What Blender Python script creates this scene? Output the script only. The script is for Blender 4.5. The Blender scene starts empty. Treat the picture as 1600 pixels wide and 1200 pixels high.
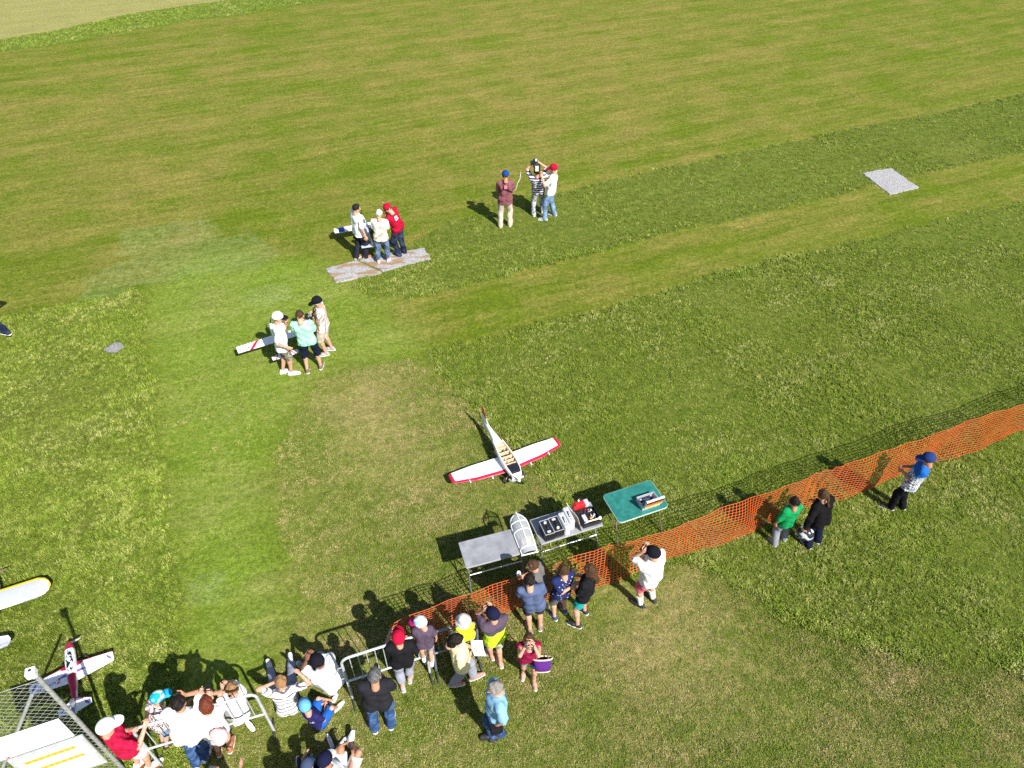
import bpy, bmesh, math, random
import numpy as np
from mathutils import Vector, Matrix
from mathutils.bvhtree import BVHTree

R = math.radians
rng = np.random.default_rng(7)
random.seed(7)
SC = bpy.context.scene
COL = SC.collection

# ------------------------------------------------------------------ camera, sky, sun, exposure
CAM_H, CAM_PITCH, FPX = 11.3, R(42.6), 1150.0          # drone height, pitch below horizontal, focal length in 1/1600 widths
cam = bpy.data.cameras.new('camera')
cam.sensor_width = 36.0
cam.lens = 36.0 * FPX / 1600.0
cam.clip_start, cam.clip_end = 0.1, 6000
cam_o = bpy.data.objects.new('camera', cam)
cam_o.location = (0, 0, CAM_H)
cam_o.rotation_euler = (R(90) - CAM_PITCH, 0, 0)
COL.objects.link(cam_o)
SC.camera = cam_o

SHADOW_AZ, SUN_EL = R(128), R(43)                      # direction in which shadows fall, sun height
world = bpy.data.worlds.new('World')
SC.world = world
world.use_nodes = True
wn = world.node_tree.nodes
bg = wn['Background']
sky = wn.new('ShaderNodeTexSky')
sky.sky_type = 'NISHITA'
sky.sun_disc = False
sky.sun_elevation = SUN_EL
sun_dir = Vector((-math.cos(SHADOW_AZ) * math.cos(SUN_EL), -math.sin(SHADOW_AZ) * math.cos(SUN_EL), math.sin(SUN_EL)))
sky.sun_rotation = math.atan2(sun_dir.x, sun_dir.y)
world.node_tree.links.new(sky.outputs['Color'], bg.inputs['Color'])
bg.inputs['Strength'].default_value = 0.08
sun = bpy.data.lights.new('sun', 'SUN')
sun.energy = 5.0
sun.angle = R(0.5)
sun.color = (1.0, 0.965, 0.90)
sun_o = bpy.data.objects.new('sun', sun)
sun_o.rotation_euler = (-sun_dir).to_track_quat('-Z', 'Y').to_euler()
sun_o.location = (10, -10, 30)
COL.objects.link(sun_o)
SC.view_settings.view_transform = 'Standard'
SC.view_settings.look = 'None'
SC.view_settings.exposure = 0.88
SC.view_settings.gamma = 1.0
SC.render.engine = 'CYCLES'
SC.cycles.use_denoising = False          # keep the grass grain
SC.cycles.max_bounces = 6
SC.cycles.transparent_max_bounces = 8

# ------------------------------------------------------------------ surveying helpers
CT, ST = math.cos(CAM_PITCH), math.sin(CAM_PITCH)
def ray(px, py):
    u, v = (px - 800) / FPX, (py - 600) / FPX
    return np.array([u, CT - v * ST, -ST - v * CT])
def G(px, py, z=0.0):
    """point at height z seen at survey coordinate px, py (1600 x 1200)"""
    d = ray(px, py)
    t = (z - CAM_H) / d[2]
    return np.array([d[0] * t, d[1] * t, z])

# ------------------------------------------------------------------ object helpers
def tag(o, label=None, cat=None, group=None, kind=None):
    if label: o['label'] = label
    if cat: o['category'] = cat
    if group: o['group'] = group
    if kind: o['kind'] = kind
    return o
def empty(name, loc=(0, 0, 0), rz=0.0, label=None, cat=None, group=None):
    o = bpy.data.objects.new(name, None)
    o.empty_display_size = 0.2
    o.location = loc
    o.rotation_euler = (0, 0, rz)
    COL.objects.link(o)
    return tag(o, label, cat, group)
def mesh_from(name, V, Fs, mats, midx=None, smooth=True):
    """V (n,3), Fs (m,3|4) array or list of faces"""
    me = bpy.data.meshes.new(name)
    V = np.asarray(V, dtype=np.float32)
    if isinstance(Fs, np.ndarray):
        k = Fs.shape[1]
        me.vertices.add(len(V))
        me.vertices.foreach_set('co', V.ravel())
        me.loops.add(Fs.size)
        me.loops.foreach_set('vertex_index', Fs.astype(np.int32).ravel())
        me.polygons.add(len(Fs))
        me.polygons.foreach_set('loop_start', np.arange(0, Fs.size, k, dtype=np.int32))
        me.update(calc_edges=True)
    else:
        me.from_pydata(V.tolist(), [], [list(f) for f in Fs])
        me.update()
    for m in (mats if isinstance(mats, (list, tuple)) else [mats]):
        me.materials.append(m)
    if midx is not None:
        me.polygons.foreach_set('material_index', np.asarray(midx, dtype=np.int32))
    if smooth:
        me.polygons.foreach_set('use_smooth', np.ones(len(me.polygons), dtype=bool))
    me.update()
    return me
def obj(name, V, Fs, mats, parent=None, midx=None, smooth=True):
    o = bpy.data.objects.new(name, mesh_from(name, V, Fs, mats, midx, smooth))
    COL.objects.link(o)
    if parent is not None: o.parent = parent
    return o

class MB:
    """collects simple shapes, build() links them as ONE mesh object"""
    def __init__(s): s.v, s.f, s.m, s.sm = [], [], [], []
    def add(s, V, Fs, mi=0, smooth=False):
        b = len(s.v)
        s.v += [tuple(map(float, p)) for p in V]
        for f in Fs:
            s.f.append([i + b for i in f]); s.m.append(mi); s.sm.append(smooth)
        return s
    def box(s, lo, hi, mi=0, bev=0.0, M=None):
        bm = bmesh.new()
        bmesh.ops.create_cube(bm, size=1)
        lo, hi = Vector(lo), Vector(hi)
        c, d = (lo + hi) / 2, hi - lo
        for v in bm.verts: v.co = Vector((v.co.x * d.x + c.x, v.co.y * d.y + c.y, v.co.z * d.z + c.z))
        if bev > 0: bmesh.ops.bevel(bm, geom=bm.edges[:], offset=bev, segments=2, affect='EDGES', profile=0.5)
        if M is not None: bm.transform(M)
        bm.verts.index_update()
        s.add([v.co for v in bm.verts], [[v.index for v in f.verts] for f in bm.faces], mi)
        bm.free()
        return s
    def tube(s, pts, r, n=8, mi=0, cap=True, r2=None):
        pts = [np.array(p, float) for p in pts]
        m = len(pts)
        rings = []
        up = None
        for i, p in enumerate(pts):
            t = (pts[min(i + 1, m - 1)] - pts[max(i - 1, 0)])
            t = t / (np.linalg.norm(t) + 1e-9)
            if up is None:
                a = np.array([0, 0, 1.0]) if abs(t[2]) < 0.9 else np.array([1.0, 0, 0])
                up = np.cross(t, a)
            up = up - t * np.dot(up, t)
            up /= np.linalg.norm(up) + 1e-9
            w = np.cross(t, up)
            rr = r if r2 is None else r + (r2 - r) * i / (m - 1)
            rings.append([p + rr * (math.cos(2 * math.pi * k / n) * up + math.sin(2 * math.pi * k / n) * w) for k in range(n)])
        V = [q for rg in rings for q in rg]
        Fs = []
        for i in range(m - 1):
            for k in range(n):
                a, b = i * n + k, i * n + (k + 1) % n
                Fs.append([a, b, b + n, a + n])
        s.add(V, Fs, mi, True)
        if cap:
            s.add(rings[0], [list(range(n))[::-1]], mi)
            s.add(rings[-1], [list(range(n))], mi)
        return s
    def lathe(s, prof, n=16, mi=0, M=None, smooth=True):
        """prof: list of (r, z)"""
        V, Fs = [], []
        for (r, z) in prof:
            for k in range(n):
                a = 2 * math.pi * k / n
                V.append(Vector((r * math.cos(a), r * math.sin(a), z)))
        for i in range(len(prof) - 1):
            for k in range(n):
                a, b = i * n + k, i * n + (k + 1) % n
                Fs.append([a, b, b + n, a + n])
        if M is not None: V = [M @ v for v in V]
        return s.add(V, Fs, mi, smooth)
    def prism(s, poly, z0, z1, mi=0, M=None):
        n = len(poly)
        V = [Vector((x, y, z0)) for x, y in poly] + [Vector((x, y, z1)) for x, y in poly]
        Fs = [list(range(n))[::-1], list(range(n, 2 * n))] + [[i, (i + 1) % n, (i + 1) % n + n, i + n] for i in range(n)]
        if M is not None: V = [M @ v for v in V]
        return s.add(V, Fs, mi)
    def build(s, name, mats, parent=None):
        me = bpy.data.meshes.new(name)
        me.from_pydata(s.v, [], s.f)
        for m in (mats if isinstance(mats, (list, tuple)) else [mats]): me.materials.append(m)
        me.polygons.foreach_set('material_index', np.array(s.m, dtype=np.int32))
        me.polygons.foreach_set('use_smooth', np.array(s.sm, dtype=bool))
        me.update()
        o = bpy.data.objects.new(name, me)
        COL.objects.link(o)
        if parent is not None: o.parent = parent
        return o
def rounded(w, d, r, n=5):
    out = []
    for cx, cy, a0 in ((w / 2 - r, d / 2 - r, 0), (-w / 2 + r, d / 2 - r, 90), (-w / 2 + r, -d / 2 + r, 180), (w / 2 - r, -d / 2 + r, 270)):
        for k in range(n + 1):
            a = R(a0 + 90 * k / n)
            out.append((cx + r * math.cos(a), cy + r * math.sin(a)))
    return out

# ------------------------------------------------------------------ materials
class NT:
    def __init__(s, name):
        s.m = bpy.data.materials.new(name)
        s.m.use_nodes = True
        s.t = s.m.node_tree
        s.b = s.t.nodes['Principled BSDF']
    def n(s, typ, **kw):
        nd = s.t.nodes.new(typ)
        for k, v in kw.items():
            if k.startswith('i_'):
                key = k[2:]
                nd.inputs[int(key) if key.isdigit() else key.replace('_', ' ')].default_value = v
            else: setattr(nd, k, v)
        return nd
    def l(s, a, b): s.t.links.new(a, b)
    def pos(s): return s.n('ShaderNodeNewGeometry').outputs['Position']
    def objc(s): return s.n('ShaderNodeTexCoord').outputs['Object']
    def mapv(s, vec, rot=(0, 0, 0), scale=(1, 1, 1), loc=(0, 0, 0)):
        mp = s.n('ShaderNodeMapping')
        mp.inputs['Rotation'].default_value = rot
        mp.inputs['Scale'].default_value = scale
        mp.inputs['Location'].default_value = loc
        s.l(vec, mp.inputs['Vector'])
        return mp.outputs['Vector']
    def along(s, vec, ang, stretch, loc=(0, 0, 0)):
        mp = s.n('ShaderNodeMapping', vector_type='TEXTURE')
        mp.inputs['Rotation'].default_value = (0, 0, ang)
        mp.inputs['Scale'].default_value = (stretch, 1, 1)
        mp.inputs['Location'].default_value = loc
        s.l(vec, mp.inputs['Vector'])
        return mp.outputs['Vector']
    def noise(s, vec, scale, detail=3, rough=0.55):
        nd = s.n('ShaderNodeTexNoise', i_Scale=scale, i_Detail=detail, i_Roughness=rough)
        s.l(vec, nd.inputs['Vector'])
        return nd.outputs['Fac']
    def ramp(s, fac, stops):
        nd = s.n('ShaderNodeValToRGB')
        cr = nd.color_ramp
        while len(cr.elements) < len(stops): cr.elements.new(0.5)
        for e, (p, c) in zip(cr.elements, stops):
            e.position = p
            e.color = (*c, 1) if len(c) == 3 else c
        s.l(fac, nd.inputs['Fac'])
        return nd.outputs['Color']
    def rng(s, v, a, b, c=0.0, d=1.0, smooth=False):
        nd = s.n('ShaderNodeMapRange', i_1=a, i_2=b, i_3=c, i_4=d)
        if smooth: nd.interpolation_type = 'SMOOTHSTEP'
        s.l(v, nd.inputs[0])
        return nd.outputs[0]
    def mix(s, fac, a, b, typ='MIX'):
        nd = s.n('ShaderNodeMix', data_type='RGBA', blend_type=typ)
        for sock, v in ((nd.inputs[0], fac), (nd.inputs[6], a), (nd.inputs[7], b)):
            if isinstance(v, (float, int)): sock.default_value = v
            elif isinstance(v, (tuple, list)): sock.default_value = (*v, 1) if len(v) == 3 else v
            else: s.l(v, sock)
        return nd.outputs[2]
    def math(s, op, a, b=0.0, c=0.0):
        nd = s.n('ShaderNodeMath', operation=op)
        for sock, v in zip(nd.inputs, (a, b, c)):
            if isinstance(v, (float, int)): sock.default_value = v
            else: s.l(v, sock)
        return nd.outputs[0]
    def attr(s, name): return s.n('ShaderNodeAttribute', attribute_name=name).outputs['Fac']
    def sep(s, vec):
        nd = s.n('ShaderNodeSeparateXYZ')
        s.l(vec, nd.inputs[0])
        return nd.outputs
    def bump(s, h, strength, dist):
        nd = s.n('ShaderNodeBump', i_Strength=strength, i_Distance=dist)
        s.l(h, nd.inputs['Height'])
        s.l(nd.outputs['Normal'], s.b.inputs['Normal'])
    def col(s, c):
        if isinstance(c, (tuple, list)): s.b.inputs['Base Color'].default_value = (*c, 1)
        else: s.l(c, s.b.inputs['Base Color'])
    def done(s, rough=0.6, metal=0.0, spec=None):
        s.b.inputs['Roughness'].default_value = rough
        s.b.inputs['Metallic'].default_value = metal
        if spec is not None: s.b.inputs['Specular IOR Level'].default_value = spec
        return s.m
_mc = {}
def plain(key, c, rough=0.5, metal=0.0, var=0.12, scale=14.0, spec=None):
    """plain painted / plastic / metal surface with faint wear"""
    if key in _mc: return _mc[key]
    t = NT(key)
    f = t.noise(t.objc(), scale, 4)
    k = t.rng(f, 0.3, 0.7, 1 - var, 1 + var * 0.4)
    mul = t.n('ShaderNodeVectorMath', operation='SCALE')
    mul.inputs[0].default_value = c
    t.l(k, mul.inputs['Scale'])
    t.col(mul.outputs[0])
    rr = t.rng(f, 0.3, 0.7, max(rough - 0.1, 0.05), min(rough + 0.12, 1))
    t.l(rr, t.b.inputs['Roughness'])
    t.b.inputs['Metallic'].default_value = metal
    if spec is not None: t.b.inputs['Specular IOR Level'].default_value = spec
    _mc[key] = t.m
    return t.m
def fabric(key, c, pattern=None, c2=None, p=0.1, c3=None):
    """woven cloth; pattern in the wearer's own coordinates"""
    if key in _mc: return _mc[key]
    t = NT(key)
    oc = t.objc()
    base = c
    if pattern == 'hstripe':
        z = t.sep(oc)[2]
        w = t.math('FRACT', t.math('DIVIDE', z, p))
        base = t.mix(t.rng(w, 0.47, 0.53), c, c2)
    elif pattern == 'thinstripe':
        z = t.sep(oc)[2]
        w = t.math('FRACT', t.math('DIVIDE', z, p))
        base = t.mix(t.rng(w, 0.70, 0.76), c, c2)
    elif pattern == 'vstripe':
        y = t.sep(oc)[1]
        w = t.math('FRACT', t.math('DIVIDE', y, p))
        base = t.mix(t.rng(w, 0.55, 0.65), c, c2)
    elif pattern == 'check':
        xx = t.sep(oc)
        a = t.rng(t.math('FRACT', t.math('DIVIDE', t.math('ADD', xx[1], xx[0]), p)), 0.45, 0.55)
        b = t.rng(t.math('FRACT', t.math('DIVIDE', xx[2], p)), 0.45, 0.55)
        base = t.mix(t.math('MULTIPLY', t.math('ADD', a, b), 0.5), c, c2)
    elif pattern == 'dots':
        v = t.n('ShaderNodeTexVoronoi', i_Scale=1 / p)
        t.l(oc, v.inputs['Vector'])
        base = t.mix(t.rng(v.outputs['Distance'], 0.2, 0.27), c2, c)
    elif pattern == 'blotch':
        f1 = t.noise(oc, 1 / p, 2)
        base = t.mix(t.rng(f1, 0.53, 0.57), c, c2)
        if c3:
            f2 = t.noise(t.mapv(oc, loc=(3.1, 1.7, 5.0)), 1 / p, 2)
            base = t.mix(t.rng(f2, 0.55, 0.59), base, c3)
    elif pattern == 'split':                       # yoke of one colour above, other below
        z = t.sep(oc)[2]
        base = t.mix(t.rng(z, p - 0.008, p + 0.008), c2, c)
    f = t.noise(oc, 160, 3)
    g = t.noise(oc, 9, 3)
    k = t.math('MULTIPLY', t.rng(f, 0.3, 0.7, 0.86, 1.05), t.rng(g, 0.3, 0.7, 0.9, 1.04))
    mul = t.n('ShaderNodeVectorMath', operation='SCALE')
    if isinstance(base, tuple): mul.inputs[0].default_value = base
    else: t.l(base, mul.inputs[0])
    t.l(k, mul.inputs['Scale'])
    t.col(mul.outputs[0])
    wv = t.noise(t.mapv(oc, scale=(1, 1, 0.5)), 22, 4)
    t.bump(wv, 0.5, 0.015)
    _mc[key] = t.done(0.92, spec=0.08)
    return t.m
def denim(key, c):
    if key in _mc: return _mc[key]
    t = NT(key)
    oc = t.objc()
    f = t.noise(oc, 6, 4)
    base = t.mix(t.rng(f, 0.42, 0.62), c, tuple(min(1, x * 2.2 + 0.03) for x in c))
    t.col(base)
    t.bump(t.noise(t.mapv(oc, scale=(1, 1, 0.6)), 25, 4), 0.5, 0.015)
    _mc[key] = t.done(0.92, spec=0.08)
    return t.m
def skin(key, c):
    if key in _mc: return _mc[key]
    t = NT(key)
    f = t.noise(t.objc(), 18, 3)
    t.col(t.mix(t.rng(f, 0.35, 0.7), c, (c[0] * 0.86, c[1] * 0.7, c[2] * 0.66)))
    t.b.inputs['Subsurface Weight'].default_value = 0.0
    _mc[key] = t.done(0.55, spec=0.35)
    return t.m
def hairm(key, c, c2):
    if key in _mc: return _mc[key]
    t = NT(key)
    oc = t.objc()
    f = t.noise(t.mapv(oc, scale=(1, 1, 0.25)), 120, 3)
    t.col(t.mix(t.rng(f, 0.35, 0.65), c, c2))
    t.bump(f, 0.6, 0.01)
    _mc[key] = t.done(0.6, spec=0.15)
    return t.m

WHITE_PAINT = plain('white_paint', (0.80, 0.80, 0.79), 0.3, var=0.04)
RED_PAINT = plain('red_paint', (0.44, 0.010, 0.045), 0.3, var=0.06)
PURPLE_PAINT = plain('purple_paint', (0.16, 0.11, 0.42), 0.3, var=0.06)
BLUE_PAINT = plain('blue_paint', (0.012, 0.07, 0.42), 0.3, var=0.06)
YELLOW_PAINT = plain('yellow_paint', (0.80, 0.55, 0.01), 0.3, var=0.06)
GREY_PAINT = plain('grey_paint', (0.40, 0.415, 0.50), 0.35, var=0.05)
BLACK = plain('black_plastic', (0.012, 0.012, 0.014), 0.4)
DARK = plain('dark_rubber', (0.02, 0.02, 0.02), 0.8)
STEEL = plain('galvanised_steel', (0.50, 0.51, 0.52), 0.45, 0.65, var=0.2)
ALU = plain('brushed_aluminium', (0.66, 0.67, 0.69), 0.4, 0.55, var=0.12)
WOOD = plain('balsa_wood', (0.56, 0.43, 0.28), 0.7, var=0.2, scale=30)
SILVER = plain('silver_plastic', (0.60, 0.61, 0.64), 0.4, 0.2, var=0.08)

# ------------------------------------------------------------------ the ground
def in_poly(x, y, poly):
    n = len(poly)
    res = np.zeros(x.shape, bool)
    j = n - 1
    for i in range(n):
        xi, yi = poly[i]; xj, yj = poly[j]
        c = ((yi > y) != (yj > y)) & (x < (xj - xi) * (y - yi) / (yj - yi + 1e-12) + xi)
        res ^= c
        j = i
    return res
def gpoly(pts): return [tuple(G(px, py)[:2]) for px, py in pts]
ROUGH_LEFT = gpoly([(-500, 585), (-200, 535), (0, 497), (110, 477), (170, 466), (217, 455), (224, 500), (230, 560), (240, 640), (248, 720), (257, 790), (266, 870), (273, 940), (277, 1010), (283, 1070), (292, 1200), (-600, 1200)])
ROUGH_STRIP = gpoly([(575, 423), (625, 400), (655, 372), (700, 347), (760, 338), (815, 322), (875, 302), (950, 284), (1025, 265), (1110, 247), (1200, 230), (1325, 202), (1475, 175), (1600, 145), (2400, 0), (2400, 90), (1600, 237), (1475, 265), (1375, 287), (1310, 304), (1225, 324), (1140, 345), (1050, 362), (940, 392), (800, 427), (720, 450), (640, 466), (580, 463), (555, 446)])
ROUGH_FIELD = gpoly([(660, 556), (730, 538), (815, 515), (950, 481), (1050, 452), (1150, 421), (1260, 394), (1375, 369), (1500, 336), (1600, 314), (2400, 150), (2400, 1150), (1600, 1046), (1500, 1038), (1420, 1026), (1350, 1010), (1290, 992), (1230, 968), (1195, 945), (1160, 920), (1120, 898), (1085, 884), (1050, 880), (960, 905), (880, 880), (870, 790), (850, 745), (800, 690), (740, 640), (700, 600)])
FAR_STRIP = gpoly([(-700, 185), (0, 82), (100, 67), (235, 42), (375, 22), (500, 3), (700, -25), (700, -45), (375, -3), (320, 5), (200, 22), (100, 45), (0, 62), (-700, 155)])
DRY_FIELD = gpoly([(-900, 180), (0, 62), (100, 45), (200, 22), (320, 5), (375, -3), (700, -45), (900, -75), (900, -200), (-900, -150)])
SHORT_BROWN = gpoly([(640, 560), (690, 600), (740, 645), (800, 690), (850, 745), (870, 790), (880, 880), (960, 905), (1050, 880), (1085, 884), (1120, 898), (1160, 920), (1230, 968), (1290, 992), (1350, 1010), (1500, 1038), (1600, 1046), (2400, 1150), (2400, 1300), (292, 1300), (300, 1120), (430, 1040), (480, 960), (440, 830), (430, 720), (470, 640), (500, 590)])
GREEN_LANE = gpoly([(222, 462), (300, 400), (480, 405), (560, 440), (640, 470), (500, 500), (640, 500), (660, 556), (600, 575), (500, 590), (470, 640), (430, 720), (440, 830), (480, 960), (430, 1040), (300, 1120), (292, 1060), (277, 1010), (266, 870), (248, 720), (230, 560)])
PALE = [gpoly([(112, 470), (150, 425), (230, 395), (330, 372), (390, 365), (440, 395), (400, 418), (300, 432), (215, 448), (190, 462)]),
        gpoly([(180, 400), (190, 360), (330, 340), (350, 372), (240, 395)]), gpoly([(375, 470), (385, 450), (450, 445), (455, 468), (420, 478)]),
        gpoly([(285, 920), (320, 895), (355, 905), (350, 935), (300, 945)])]
DRYB = [(575, 620, 60, .55), (640, 600, 40, .5), (600, 680, 80, .35), (385, 760, 40, .35), (385, 850, 35, .3), (410, 910, 35, .4), (425, 980, 40, .4), (310, 810, 30, .3),
        (700, 780, 60, .3), (840, 745, 45, .6), (880, 760, 40, .5), (620, 860, 80, .3), (1000, 1000, 80, .5), (1120, 940, 70, .5), (1240, 990, 60, .5), (1310, 1130, 25, .8), (1290, 1128, 18, .7),
        (1450, 1060, 60, .4), (960, 1040, 60, .4), (900, 1010, 50, .35), (1150, 1060, 80, .4), (1570, 1170, 60, .4), (800, 1090, 70, .3), (700, 1130, 80, .2), (1030, 1180, 100, .35),
        (230, 300, 80, .35), (130, 250, 120, .3), (60, 170, 150, .3), (430, 320, 60, .15), (270, 290, 50, .3), (900, 130, 120, .3), (1050, 60, 200, .35), (700, 60, 260, .3),
        (700, 145, 200, .3), (1240, 430, 30, .35), (950, 460, 30, .5), (1180, 480, 60, .2), (330, 100, 150, .25), (100, 640, 50, .25), (60, 700, 60, .2), (1330, 560, 60, .2), (1500, 240, 40, .3)]
GREENB = [(540, 250, 60, .3), (420, 330, 60, .3), (620, 150, 40, .3), (430, 60, 40, .5), (460, 700, 60, .3), (430, 850, 50, .35), (480, 680, 40, .3), (700, 240, 60, .2), (330, 900, 50, .2), (640, 1130, 60, .5), (600, 350, 80, .2)]
def region_values(x, y):
    """rough, dry, lane, pale and far-field values at ground points"""
    rough = (in_poly(x, y, ROUGH_LEFT) | in_poly(x, y, ROUGH_STRIP) | in_poly(x, y, ROUGH_FIELD)).astype(float)
    far = in_poly(x, y, FAR_STRIP).astype(float)
    dryf = in_poly(x, y, DRY_FIELD).astype(float)
    brown = in_poly(x, y, SHORT_BROWN).astype(float)
    lane = in_poly(x, y, GREEN_LANE).astype(float)
    pale = np.zeros_like(x)
    for pl in PALE: pale = np.maximum(pale, in_poly(x, y, pl).astype(float))
    dry = 0.22 * brown
    for px, py, rp, a in DRYB:
        c = G(px, py); e = G(px + rp, py); dd = G(px, py + rp * 0.5)
        sx, sy = abs(e[0] - c[0]), max(abs(dd[1] - c[1]) * 1.4, 0.1)
        dry += 0.7 * a * np.exp(-(((x - c[0]) / sx) ** 2 + ((y - c[1]) / sy) ** 2))
    for px, py, rp, a in GREENB:
        c = G(px, py); e = G(px + rp, py); dd = G(px, py + rp * 0.5)
        sx, sy = abs(e[0] - c[0]), max(abs(dd[1] - c[1]) * 1.4, 0.1)
        dry -= a * np.exp(-(((x - c[0]) / sx) ** 2 + ((y - c[1]) / sy) ** 2))
    return rough, dry, lane, pale, far, dryf, brown
def wobble(x, y):
    return (x + 0.035 * np.sin(2.3 * y + 1) + 0.03 * np.sin(7.1 * y + 3.0 * x) + 0.03 * np.sin(17.0 * x + 5 * y),
            y + 0.04 * np.sin(2.9 * x + 2) + 0.03 * np.sin(8.3 * x + 2.0 * y) + 0.03 * np.sin(19.0 * y + 3 * x))

def build_ground():
    gx = np.concatenate([[-3000, -600, -150, -60], np.arange(-36, 36.01, 0.16), [60, 150, 600, 3000]])
    gy = np.concatenate([[-3000, -600, -100, -20], np.arange(2.0, 52.01, 0.16), [70, 150, 600, 3000]])
    X, Y = np.meshgrid(gx, gy, indexing='ij')
    Z = np.zeros_like(X)
    inn = (np.abs(X) < 36.5) & (Y > 1.9) & (Y < 52.5)
    Z[inn] = (0.012 * np.sin(0.9 * X + 0.4 * Y) * np.sin(0.7 * Y))[inn]
    wx, wy = wobble(X, Y)
    rough, dry, lane, pale, far, dryf, brown = region_values(wx, wy)
    V = np.stack([X, Y, Z], -1).reshape(-1, 3)
    ni, nj = X.shape
    I, J = np.meshgrid(np.arange(ni - 1), np.arange(nj - 1), indexing='ij')
    a = (I * nj + J).ravel()
    Fq = np.stack([a, a + nj, a + nj + 1, a + 1], 1)
    t = NT('mown_grass_ground')
    pos = t.pos()
    strip_dir = math.atan2(*(G(1600, 237) - G(800, 427))[[1, 0]])
    st = t.along(pos, strip_dir, 9.0)
    streak = t.noise(st, 1.3, 4, 0.6)
    streak2 = t.noise(t.along(pos, strip_dir, 7.0, (7, 3, 0)), 5.0, 3, 0.6)
    across = t.math('ADD', t.sep(t.along(pos, strip_dir, 1.0))[1], t.math('MULTIPLY', t.noise(pos, 0.25, 2), 0.2))
    swath = t.math('SINE', t.math('MULTIPLY', across, 4.6))
    swath2 = t.math('SINE', t.math('MULTIPLY', across, 12.7))
    big = t.noise(pos, 0.55, 5, 0.6)
    mid = t.noise(pos, 4.5, 4, 0.62)
    mid2 = t.noise(pos, 12, 3, 0.65)
    fine = t.noise(pos, 34, 4, 0.68)
    vfine = t.noise(pos, 95, 3, 0.7)
    a_rough, a_dry, a_lane, a_pale = t.attr('rough'), t.attr('dry'), t.attr('lane'), t.attr('pale')
    a_far, a_dryf, a_brown = t.attr('far'), t.attr('dryf'), t.attr('brown')
    g_run = (0.096, 0.134, 0.008)
    b_run = (0.185, 0.160, 0.038)
    g_lane = (0.134, 0.200, 0.020)
    # dryness of the mown runway follows the mower streaks
    d0 = t.math('ADD', t.math('MULTIPLY', streak, 0.9), t.math('MULTIPLY', streak2, 0.45))
    d1 = t.math('ADD', d0, t.math('MULTIPLY', big, 1.5))
    d1 = t.math('ADD', d1, t.math('MULTIPLY', mid, 0.75))
    d1 = t.math('ADD', d1, t.math('MULTIPLY', mid2, 0.55))
    d1 = t.math('ADD', d1, t.math('MULTIPLY', swath, 0.06))
    d1 = t.math('ADD', d1, t.math('MULTIPLY', a_dry, 0.55))
    runway = t.mix(t.rng(d1, 1.86, 2.56), g_run, b_run)
    lum = t.math('MULTIPLY', t.rng(streak2, 0.3, 0.7, 0.87, 1.13), t.rng(mid, 0.3, 0.7, 0.90, 1.10))
    lum = t.math('MULTIPLY', lum, t.rng(swath, -1, 1, 0.972, 1.028))
    lum = t.math('MULTIPLY', lum, t.rng(swath2, -1, 1, 0.99, 1.01))
    l1 = t.math('ADD', t.math('MULTIPLY', big, 0.7), t.math('MULTIPLY', mid, 0.6))
    l1 = t.math('ADD', l1, t.math('MULTIPLY', mid2, 0.4))
    l1 = t.math('ADD', l1, t.math('MULTIPLY', a_dry, 0.9))
    lane_c = t.mix(t.rng(l1, 0.75, 1.4), g_lane, (0.225, 0.225, 0.07))
    colr = t.mix(t.math('MULTIPLY', a_lane, 0.85), runway, lane_c)
    b1 = t.math('ADD', t.math('MULTIPLY', mid, 0.9), t.math('MULTIPLY', fine, 0.55))
    b1 = t.math('ADD', b1, t.math('MULTIPLY', a_dry, 0.75))
    b1 = t.math('ADD', b1, t.math('MULTIPLY', big, 0.35))
    brn = t.mix(t.rng(b1, 0.86, 1.46), (0.098, 0.138, 0.014), (0.235, 0.19, 0.075))
    spot = t.math('MULTIPLY', t.rng(t.noise(pos, 2.1, 4, 0.7), 0.56, 0.66), t.rng(a_dry, 0.2, 0.8, 0.15, 0.6))
    brn = t.mix(spot, brn, (0.31, 0.215, 0.13))
    colr = t.mix(a_brown, colr, brn)
    r1 = t.math('ADD', t.math('MULTIPLY', mid, 0.8), t.math('MULTIPLY', fine, 0.5))
    r1 = t.math('ADD', r1, t.math('MULTIPLY', a_dry, 0.6))
    rgh = t.mix(t.rng(r1, 0.5, 1.25), (0.068, 0.108, 0.009), (0.185, 0.172, 0.042))
    colr = t.mix(a_rough, colr, rgh)
    colr = t.mix(a_far, colr, (0.10, 0.145, 0.018))
    colr = t.mix(a_dryf, colr, t.mix(t.rng(t.math('ADD', mid, t.math('MULTIPLY', mid2, 0.6)), 0.6, 1.0), (0.275, 0.235, 0.105), (0.20, 0.215, 0.05)))
    colr = t.mix(t.math('MULTIPLY', a_pale, t.rng(mid, 0.3, 0.7, 0.05, 0.38)), colr, (0.20, 0.25, 0.10))
    k = t.math('MULTIPLY', t.rng(fine, 0.3, 0.7, 0.62, 1.38), t.rng(vfine, 0.3, 0.7, 0.62, 1.38))
    k = t.math('MULTIPLY', k, t.rng(mid2, 0.3, 0.7, 0.72, 1.28))
    k = t.math('MULTIPLY', k, lum)
    mul = t.n('ShaderNodeVectorMath', operation='SCALE')
    t.l(colr, mul.inputs[0]); t.l(k, mul.inputs['Scale'])
    t.col(mul.outputs[0])
    hgt = t.math('ADD', t.math('MULTIPLY', fine, 0.7), t.math('MULTIPLY', vfine, 0.5))
    t.bump(hgt, 0.9, 0.03)
    m = t.done(0.95, spec=0.1)
    o = obj('ground', V, Fq, m, smooth=True)
    for nm, arr in (('rough', rough), ('dry', dry), ('lane', lane_soft(lane)), ('pale', pale), ('far', far), ('dryf', dryf), ('brown', lane_soft(brown))):
        at = o.data.attributes.new(nm, 'FLOAT', 'POINT')
        at.data.foreach_set('value', arr.reshape(-1).astype(np.float32))
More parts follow.
